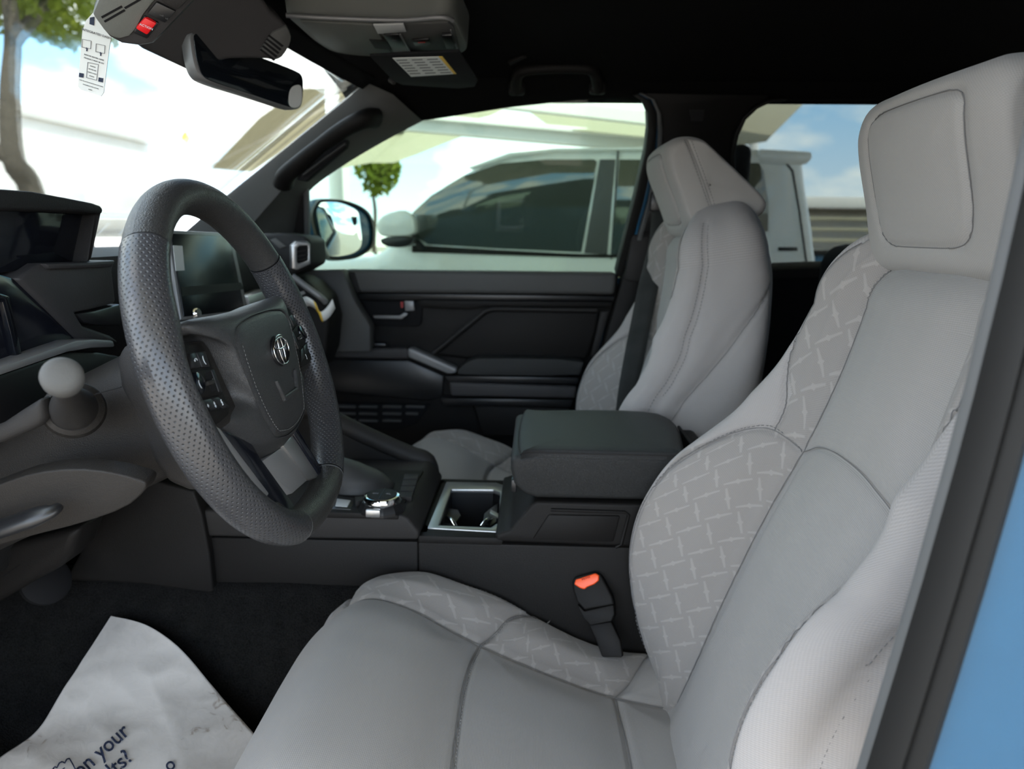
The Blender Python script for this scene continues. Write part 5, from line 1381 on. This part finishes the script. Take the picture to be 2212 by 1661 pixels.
csl('pod_body', [(196, 30), (225, -40), (480, -60), (425, 0), (345, 84), (330, 98), (300, 103), (262, 98), (236, 84), (222, 68)], .0, .05, 'binnacle', .008, 0)
csl('side_face', [(198, 31), (226, -38), (400, -60), (330, 8), (310, 34), (296, 62), (280, 80), (258, 86), (238, 80), (224, 66)], .004, .02, 'console_grey', .004)
for a, b in (((218, 36), (262, 12)), ((224, 45), (268, 20)), ((268, 16), (310, -8))):
    csl('slot', [(a[0], a[1]), (b[0], b[1]), (b[0]+3, b[1]+4), (a[0]+3, a[1]+4)], .0046, .001, 'matte_black', 0)
csl('action_button', [(292, 62), (313, 38), (339, 51), (318, 77)], .008, .008, 'red', .002)
csl('button_bezel', [(289, 66), (312, 35), (343, 50), (318, 84), (290, 72)], .0045, .004, 'black', .001)
ex_ = DC.at(331, 64)-DC.at(304, 52)
text('button_print', 'ACTION', DC.at(316, 58, .0084), DC.at(328, 63)-DC.at(304, 53), DC.at(320, 48)-DC.at(312, 66), .0034, M['white_ink'], dcam)
csl('button_row', [(318, 30), (338, 5), (380, 25), (356, 50)], .006, .006, 'black', .001)
for ch, x, y in (('\u23fb', 334, 26), ('wifi', 349, 33), ('sd', 360, 40)):
    text('button_icon', ch if ch != '\u23fb' else 'o', DC.at(x, y, .0064), DC.at(328, 63)-DC.at(304, 53), DC.at(320, 48)-DC.at(312, 66), .0030, M['rubber_grey'], dcam)
csl('socket_cover', [(346, 0), (372, -22), (410, -4), (384, 22)], .007, .006, 'mid_plastic', .0015)
HT = Plane(PY(205, 120, .86), (.12, -.98, -.05))
ht = empty('hang_tag', HT.at(205, 60), 'white printed hang tag dangling from the dash camera', 'tag')
slab('tag_card', HT, [(178, 66), (186, 44), (204, 24), (240, 20), (250, 40), (237, 96), (224, 200), (218, 208), (174, 194), (168, 186)], .0, .0012, M['white_plastic'], ht, 0)
hx, hy = HT.at(228, 84)-HT.at(178, 68), HT.at(180, 70)-HT.at(170, 180)
def htx(s, x, y, sz): text('tag_print', s, HT.at(x, y, .0006), hx, hy, sz, M['grey_ink'], ht)
htx('INTEGRATED DASH', 208, 73, .0036)
for x, y in ((188, 96), (218, 106)):
    ring_slab('tag_icon', HT, [(x-11, y-12), (x+9, y-8), (x+8, y+10), (x-12, y+6)], [(x-10, y-11), (x+8, y-7.4), (x+7, y+9), (x-11, y+5)], .0008, .0004, M['grey_ink'], ht, 0)
    slab('tag_arrow', HT, [(x-1, y+6), (x+2, y+10), (x+1, y+10), (x+.5, y+15), (x-2, y+14.4), (x-1.6, y+9.5), (x-3.5, y+9)], .0008, .0004, M['ink'], ht, 0)
for k, (s, y) in enumerate((('REMOVE BEFORE DRIVE', 124), ('PRODUCT MUST BE SET', 131))): htx(s, 203, y, .0021)
ring_slab('tag_frame', HT, [(189, 134), (213, 139), (209, 174), (186, 168)], [(190, 135.5), (212, 140), (208, 172.5), (187, 167)], .0008, .0004, M['grey_ink'], ht, 0)
for k, s in enumerate(('REMOVE', 'BEFORE USE', 'QUICK START', 'IN BOX')): htx(s, 200.5-k*.8, 144+k*7, .0016)
for x in (175, 217): slab('tag_block', HT, [(x-4, 157+(x-175)*.24), (x+6, 159+(x-175)*.24), (x+5, 168+(x-175)*.24), (x-5, 166+(x-175)*.24)], .0008, .0004, M['ink'], ht, 0)
for k, s in enumerate(('THIS TAG TO BE REMOVED BY CUSTOMER', 'DOCUMENTS AND APPS SEE', 'INSIDE')): htx(s, 197-k, 180+k*7, .0014)
slab('tag_badge', HT, [(194, 38), (204, 36), (203, 55), (193, 52)], .0008, .0004, M['ink'], ht, 0)
# ------------------------------------------------------------------ outside
gnd = grid('ground', lambda x, y: Vector((x, y, 0.0)), lin(-60, 40, 12), lin(-30, 60, 12), M['concrete']); struct(gnd, 'pale sunlit concrete parking lot')
# neighbouring white SUV
NP = planeY(3.40)
nv = empty('parked_suv', (0, 4.2, 0), 'white SUV parked alongside beyond the passenger windows', 'car')
def nsl(name, pts, off, th, mat, bev=.01, sm=0, parent=nv): return slab(name, NP, pts, off, th, M[mat], parent, bev, 2, sm)
body_px = [(300, 640), (420, 588), (640, 566), (800, 556), (826, 546), (858, 486), (905, 440), (965, 396), (1040, 352), (1110, 331), (1200, 322), (1390, 318), (1600, 318), (1680, 322), (1742, 328), (1742, 362), (1746, 400), (1757, 470), (1770, 575), (1772, 700), (1760, 850), (300, 850)]
prism('body_shell', trace(NP, body_px), Vector((0, 1.75, 0)), M['white_paint'], nv, .06, 4)
nsl('roof_rail', [(1010, 362), (1100, 330), (1200, 320), (1600, 316), (1600, 321), (1200, 327), (1105, 338), (1020, 366)], .010, .03, 'white_paint', .008)
nsl('spoiler', [(1640, 321), (1754, 327), (1757, 340), (1744, 354), (1690, 358), (1640, 352)], .006, .30, 'white_paint', .012)
nsl('front_glass', [(880, 490), (884, 466), (930, 423), (1000, 380), (1080, 353), (1180, 344), (1284, 344), (1290, 349), (1284, 390), (1256, 545), (1080, 537), (925, 528), (905, 516)], .006, .02, 'car_glass', .003)
nsl('front_pillar', [(1296, 344), (1330, 344), (1312, 550), (1262, 547)], .004, .02, 'rubber_grey', .003)
nsl('rear_glass', [(1338, 344), (1560, 346), (1570, 548), (1320, 550)], .006, .02, 'car_glass', .003)
nsl('quarter_glass', [(1590, 350), (1640, 352), (1650, 370), (1660, 440), (1660, 500), (1590, 505)], .006, .02, 'car_glass', .003)
nsl('belt_moulding', [(890, 530), (925, 531), (1080, 540), (1256, 549), (1570, 552), (1570, 558), (1250, 556), (890, 545)], .008, .02, 'rubber', .002)
nsl('mirror_sail', [(886, 498), (900, 512), (925, 540), (905, 540), (892, 520)], .012, .02, 'black', .002)
for ln in ([(1334, 325), (1337, 325), (1322, 560), (1319, 560)], [(1690, 345), (1700, 352), (1714, 368), (1728, 450), (1746, 580), (1743, 580), (1725, 452), (1711, 370), (1698, 355)]):
    nsl('panel_gap', ln, .004, .01, 'rubber', 0)
nsl('tail_badge', [(1682, 534), (1723, 534), (1723, 542), (1682, 542)], .006, .01, 'black', .001)
mp = empty('side_mirror', NP.at(850, 520), parent=nv)
for nm, pts, mt_ in (('mirror_cap', [(812, 480), (830, 462), (870, 452), (888, 462), (894, 480), (896, 509), (842, 512), (815, 508)], 'white_paint'), ('mirror_base', [(818, 512), (892, 510), (892, 524), (870, 536), (826, 532)], 'black')):
    prism(nm, smooth_loop(trace(NP, pts, .22), 1), Vector((0, .14, 0)), M[mt_], mp, .02, 3)
for x in (.05,):
    pass
for wx in (-1.15, 1.35):
    lathe('wheel', Vector((wx, 3.40, .37)), (0, 1, 0), [(0, .0), (.22, .0), (.24, .02), (.36, .0), (.38, .05), (.38, .2), (0, .2)], M['rubber'], nv, 32)

# canopy of shade sails on steel frames
can = empty('shade_canopy', (3.3, 6.2, 0), 'beige shade canopy with white steel posts and beams over the parked cars', 'canopy')
def sail(pts, pl, label, th=.004):
    o = prism('shade_sail', trace(pl, pts), Vector((0, 0, th)), M['shade_cloth'], can, 0)
    return o
def beam(a, b, w, h, label, mat='white_steel'):
    a, b = Vector(a), Vector(b); d = (b-a); L = d.length; d.normalize(); s_ = d.cross(Vector((0, 0, 1))).normalized(); u_ = s_.cross(d)
    o = rbox('canopy_beam', (a+b)/2, (L, w, h), M[mat], can, .01, 1, frame_rot(d, s_, u_))
    return o
# unseen sail over our own car, its edges set to shape the cabin light
def own(name, c):
    o = from_py('shade_sail', c, [(0, 1, 2, 3)], M['shade_cloth'], can, None); solid(o, .006); return o  # the unseen sail that shapes the cabin light
o = own('s', [Vector((-1.3, -2.3, 3.0)), Vector((3.4, -2.3, 3.0)), Vector((3.4, 6.2, 3.5)), Vector((-1.3, 6.2, 3.5))])
for cx_, cy_ in ((-1.74, 6.1), (3.3, 6.1), (-1.74, -2.2), (3.3, -2.2)): tube('canopy_post', [Vector((cx_, cy_, 0)), Vector((cx_, cy_, 2.7)), Vector((cx_+(.5 if cx_ < 0 else 0), cy_, 3.3 if cy_ > 0 else 3.0))], .06, M['white_steel'], can, 12)
SP1 = Plane((0, 9, 2.75), (.05, .45, -.9))
sail([(690, 372), (930, 236), (1115, 222), (1060, 250), (1000, 264), (900, 262), (860, 300), (800, 352)], SP1, 'beige shade sail seen over the hood of the white SUV')
sail([(1130, 232), (1560, 262), (1560, 312), (1190, 276)], SP1, 'beige shade sail above the white SUV roof')
sail([(800, 352), (880, 282), (1010, 290), (900, 334), (850, 352)], Plane((0, 13, 3.0), (.05, .45, -.9)), 'beige shade sail sloping down behind the small tree')
beam(PY(820, 262, 8.6), PY(1600, 330, 8.6), .12, .17, 'long grey canopy beam above the white SUV', 'grey_steel')
beam(PY(820, 244, 8.5), PY(1600, 312, 8.5), .05, .06, 'thin white canopy rail above the grey beam')
beam(PY(1020, 212, 7.6), PY(1600, 278, 7.6), .10, .14, 'white beam standing in for bright sky at the top of the passenger window')  # white beam added in place of a bright band of sky
SP2 = Plane((-5, 7, 3.0), (.25, .15, -1))
sail([(455, 365), (560, 255), (650, 192), (800, 186), (720, 250), (545, 372)], SP2, 'grey-beige shade sail low in the right of the windscreen')
sail([(630, 110), (720, 60), (840, 150), (800, 178), (700, 130)], Plane((-5, 7, 3.3), (.25, .15, -1)), 'beige shade sail high in the right of the windscreen')
beam(SP2.at(420, 375), SP2.at(800, 182), .05, .06, 'white canopy rail across the right of the windscreen')
SP3 = Plane((4, 9, 3.0), (-.15, .45, -.9))
sail([(1560, 320), (1600, 246), (1640, 190), (1770, 190), (1700, 260), (1668, 292), (1655, 306)], SP3, 'beige shade sail in the rear side window')
def post(px, py_top, y, w, label, lean=0.0):
    b = PY(px, py_top, y); r = w/2
    o = tube('canopy_post', [Vector((b.x, b.y, 0)), Vector((b.x, b.y, b.z*.75)), Vector((b.x+lean*.5, b.y, b.z*.93)), Vector((b.x+lean, b.y, b.z))], r, M['white_steel'], can, 12)
    return o
post(1640, 262, 9.2, .12, 'white canopy post in the rear side window', -.12)
post(744, 335, 12.0, .14, 'white canopy post left of the small tree')
post(722, 372, 15.0, .10, 'thin white canopy post beyond the door mirror')

# trees
def tree(base, trunk, r0, crown_c, crown_r, n, leaf, label, seed):
    random.seed(seed)
    t = empty('tree', base, label, 'tree')
    for k, path in enumerate(trunk):
        p = catmull(path, 5); tube('trunk' if k == 0 else 'branch', p, [r0*(1-.55*i/len(p))*(1 if k == 0 else .6) for i in range(len(p))], M['bark_dark'], t, 10)
    V, Fc = [], []
    for _ in range(n):
        while True:
            d = Vector((random.uniform(-1, 1), random.uniform(-1, 1), random.uniform(-1, 1)))
            if .15 < d.length < 1 and mnoise.noise(d*2.3+Vector((seed, 0, 0))) > -.22: break
        c = Vector(crown_c)+Vector((d.x*crown_r[0], d.y*crown_r[1], d.z*crown_r[2]))
        a = Vector((random.gauss(0, 1), random.gauss(0, 1), random.gauss(0, 1))).normalized(); b = a.orthogonal().normalized()*leaf*.5
        a = a*leaf*random.uniform(.7, 1.3); k = len(V)
        V += [c-a, c+b, c+a, c-b]; Fc.append((k, k+1, k+2, k+3))
    f = from_py('foliage', V, Fc, M['leaf'], t, None); f['kind'] = 'stuff'
    return t
b = PY(806, 470, 16.0)
tree(Vector((b.x, 16, 0)), [[Vector((b.x, 16, 0)), Vector((b.x, 16, 1.0)), Vector((b.x+.05, 16, 1.8)), Vector((b.x-.05, 16, 2.4))]], .06, PY(815, 352, 16.0), (.50, .50, .72), 900, .10, 'small round leafy tree past the door mirror', 3)
bx_ = PX(70, 420, -8.0)
trk = [Vector((bx_.x, bx_.y, 0)), bx_, PX(30, 345, -8.0), PX(22, 200, -8.0), PX(28, 80, -8.0), PX(10, -60, -8.0)]
tree(Vector((bx_.x, bx_.y, 0)), [trk, [PX(32, 350, -8.0), PX(-20, 310, -8.2), PX(-90, 200, -8.4)], [PX(28, 90, -8), PX(90, 20, -8.2), PX(150, -60, -8.3)]], .20, PX(60, -60, -8.5), (1.6, 2.6, 1.0), 2600, .13, 'tall forked tree standing left in the windscreen', 5)

# white building across the lot with windows
bd = empty('building', (-24, 18, 0), 'white two-storey building across the sunlit lot ahead', 'building')
rbox('facade', (-26, 20, 3.2), (5, 46, 6.4), M['stucco'], bd, .05)
rbox('parapet', (-23.45, 20, 6.45), (.3, 46, .5), M['stucco'], bd, .03)
for k in range(7):
    wv = empty('window', (-23.4, 4+k*5.2, 2), parent=bd)
    rbox('window_frame', (-23.46, 4+k*5.2, 2.2), (.12, 2.2, 2.0), M['white_steel'], wv, .02)
    rbox('pane', (-23.42, 4+k*5.2, 2.2), (.08, 2.0, 1.8), M['grey_steel'], wv, .01)
b2 = empty('building', (10, 34, 0), 'low tan roofed building far off in the rear side window', 'building')
q = PY(1800, 430, 30.0)
rbox('roof', (q.x+4, 32, q.z-.15), (14, 4, .5), M['stucco'], b2, .05)
rbox('wall', (q.x+4, 32.5, (q.z-.4)/2), (13, 3, q.z-.4), M['stucco'], b2, .05)
rbox('fascia', (q.x+4, 30.0, q.z-.45), (14, .2, .18), M['bark_dark'], b2, .02)
for k in range(4): rbox('awning', (q.x+4, 29.4-k*.7, q.z-.8-k*.42), (14, .9, .12), M['shade_cloth'], b2, .02)
# road sign seen ahead
sg = empty('road_sign', Vector((PX(400, 300, -11).x, PX(400, 300, -11).y, 0)), 'small yellow diamond road sign far ahead in the windscreen', 'sign')
c_ = PX(401, 298, -11.0)
sw_, sb_ = Vector((.9, .44, 0)), Vector((-.0044, .009, 0))
prism('sign_plate', [c_+Vector((0, 0, .22)), c_+sw_*.13, c_+Vector((0, 0, -.22)), c_-sw_*.13], sb_, M['yellow'], sg, 0)
prism('sign_mark', [c_-sb_*.4+Vector((0, 0, .07)), c_-sb_*.4+sw_*.05-Vector((0, 0, .07)), c_-sb_*.4-sw_*.05-Vector((0, 0, .07))], sb_*.3, M['black'], sg, 0)
tube('sign_post', [Vector((c_.x-.03, c_.y, 0)), Vector((c_.x-.03, c_.y, c_.z))], .02, M['white_steel'], sg, 8)
# dark pickup parked behind, only its bed rail shows
pk = empty('parked_pickup', (4.4, 8.0, 0), 'dark blue pickup bed rail low in the rear side window', 'car')
PK = planeY(8.0)
prism('bed_side', trace(PK, [(1700, 546), (1980, 548), (1980, 660), (1700, 660)]), Vector((0, 1.6, 0)), M['blue_paint'], pk, .03)
for wx in (4.3, 6.2): lathe('wheel', Vector((wx, 8.0, .40)), (0, 1, 0), [(0, 0), (.25, 0), (.38, .0), (.40, .05), (.40, .25), (0, .25)], M['rubber'], pk, 28)
prism('bed_rail', trace(PK, [(1700, 540), (1980, 541), (1980, 552), (1700, 552)], .03), Vector((0, .1, 0)), M['rubber'], pk, .01)
prism('tail_lamp', trace(PK, [(1790, 560), (1845, 560), (1845, 578), (1790, 580)], .01), Vector((0, .05, 0)), M['grey_steel'], pk, .005)
# ------------------------------------------------------------------ crumpled paper floor mat
pm = empty('paper_floor_mat', PY(280, 1560, .80), 'crumpled white paper floor mat with dark blue print in the driver footwell', 'floor mat')
Lk = [((240, 1330), .930), ((195, 1405), .885), ((135, 1502), .830), ((85, 1580), .785), ((0, 1642), .735), ((-120, 1745), .66), ((-260, 1880), .585)]
Rk = [((243, 1331), .930), ((320, 1352), .922), ((392, 1402), .905), ((455, 1476), .875), ((500, 1530), .85), ((600, 1640), .80), ((760, 1830), .70)]
Lp = catmull([PY(*p, y) for p, y in Lk], 12); Rp = catmull([PY(*p, y) for p, y in Rk], 12)
nU, nV = len(Lp), 70
def ridged(p, s):
    a = 0.0
    for k, (f, w) in enumerate(((1, 1.0), (2.1, .5), (4.3, .22))):
        a += w*(1-2.2*abs(mnoise.noise(p*s*f+Vector((k*7.1, 3.3, 1.7)))))
    return a
def paper_pt(i, v):
    p = Lp[i].lerp(Rp[i], v); w = (Rp[i]-Lp[i]).length
    belly = -math.sin(math.pi*v)*w*.045
    nrm = Vector((.15, -.75, .65)).normalized()
    q = p+nrm*belly
    h = .0075*ridged(Vector((p.x*1.0, p.y*1.3, p.z*1.0)), 4.6)*min(1, w/.10)
    h += .0012*mnoise.noise(Vector((p.x*28, p.y*28, p.z*28)))
    return q+nrm*h
V = [paper_pt(i, j/(nV-1)) for i in range(nU) for j in range(nV)]
Fc = [(i*nV+j, (i+1)*nV+j, (i+1)*nV+j+1, i*nV+j+1) for i in range(nU-1) for j in range(nV-1)]
sh = from_py('paper_sheet', V, Fc, M['paper'], pm, 30); solid(sh, .0006)
def to_px(p):
    d = p-CAM; k = d.dot(cF); return CX+FPX*d.dot(cR)/k, CY-FPX*d.dot(cU)/k
_pp = np.array([to_px(p) for p in V]); _pv = np.array([tuple(p) for p in V])
def paper_text(body, o, ang, size_px, bold=0.0):
    """lettering laid on the sheet: origin and size measured in the image, wrapped onto the crumpled surface"""
    cu = bpy.data.curves.new('t', 'FONT'); cu.body = body; cu.size = 1; cu.offset = bold; cu.resolution_u = 4
    ob = bpy.data.objects.new('t', cu); COL.objects.link(ob)
    dg = bpy.context.evaluated_depsgraph_get(); dg.update(); me = bpy.data.meshes.new_from_object(ob.evaluated_get(dg)); bpy.data.objects.remove(ob)
    bm = bmesh.new(); bm.from_mesh(me); bmesh.ops.triangulate(bm, faces=bm.faces[:]); bmesh.ops.subdivide_edges(bm, edges=[e for e in bm.edges if e.calc_length() > .12], cuts=2)
    ca, sa = math.cos(ang), math.sin(ang)
    for v in bm.verts:
        x, y = v.co.x*size_px, v.co.y*size_px
        put_on_sheet(v, (o[0]+x*ca-y*sa*-1*-1, o[1]-x*sa-y*ca))
    return from_bm('print', bm, M['ink'], pm, None)
def put_on_sheet(v, px):
    d = ((_pp-np.array(px))**2).sum(1); k = np.argsort(d)[:4]; w = 1/(d[k]+1.0); w /= w.sum()
    depth = float((((_pv[k]-np.array(CAM)) @ np.array(cF))*w).sum())
    v.co = CAM+ray(*px)*(depth-.0030)
paper_text('on your', (172, 1682), math.radians(42), 46, .012)
paper_text('ults?', (228, 1694), math.radians(42), 46, .012)
paper_text('o', (366, 1668), math.radians(42), 40, .012)
def paper_line(pts, wpx=3):
    bm = bmesh.new(); vs_ = []
    P_ = [Vector((x, y, 0)) for x, y in pts]; P_ = [a.lerp(b, t/4) for a, b in zip(P_[:-1], P_[1:]) for t in range(4)]+[P_[-1]]
    for i, p in enumerate(P_):
        t = (P_[min(i+1, len(P_)-1)]-P_[max(i-1, 0)]).normalized(); n_ = Vector((-t.y, t.x, 0))*wpx/2
        for s_ in (-1, 1):
            v = bm.verts.new((0, 0, 0)); put_on_sheet(v, (p.x+n_.x*s_, p.y+n_.y*s_)); vs_.append(v)
    for i in range(len(P_)-1): bm.faces.new((vs_[2*i], vs_[2*i+1], vs_[2*i+3], vs_[2*i+2]))
    return from_bm('print', bm, M['ink'], pm, None)
paper_line([(112, 1665), (118, 1656), (123, 1658), (128, 1648), (134, 1645), (140, 1648), (144, 1640), (150, 1638), (158, 1652), (164, 1664)])
paper_line([(126, 1668), (140, 1658)], 2); paper_line([(134, 1672), (148, 1662)], 2)
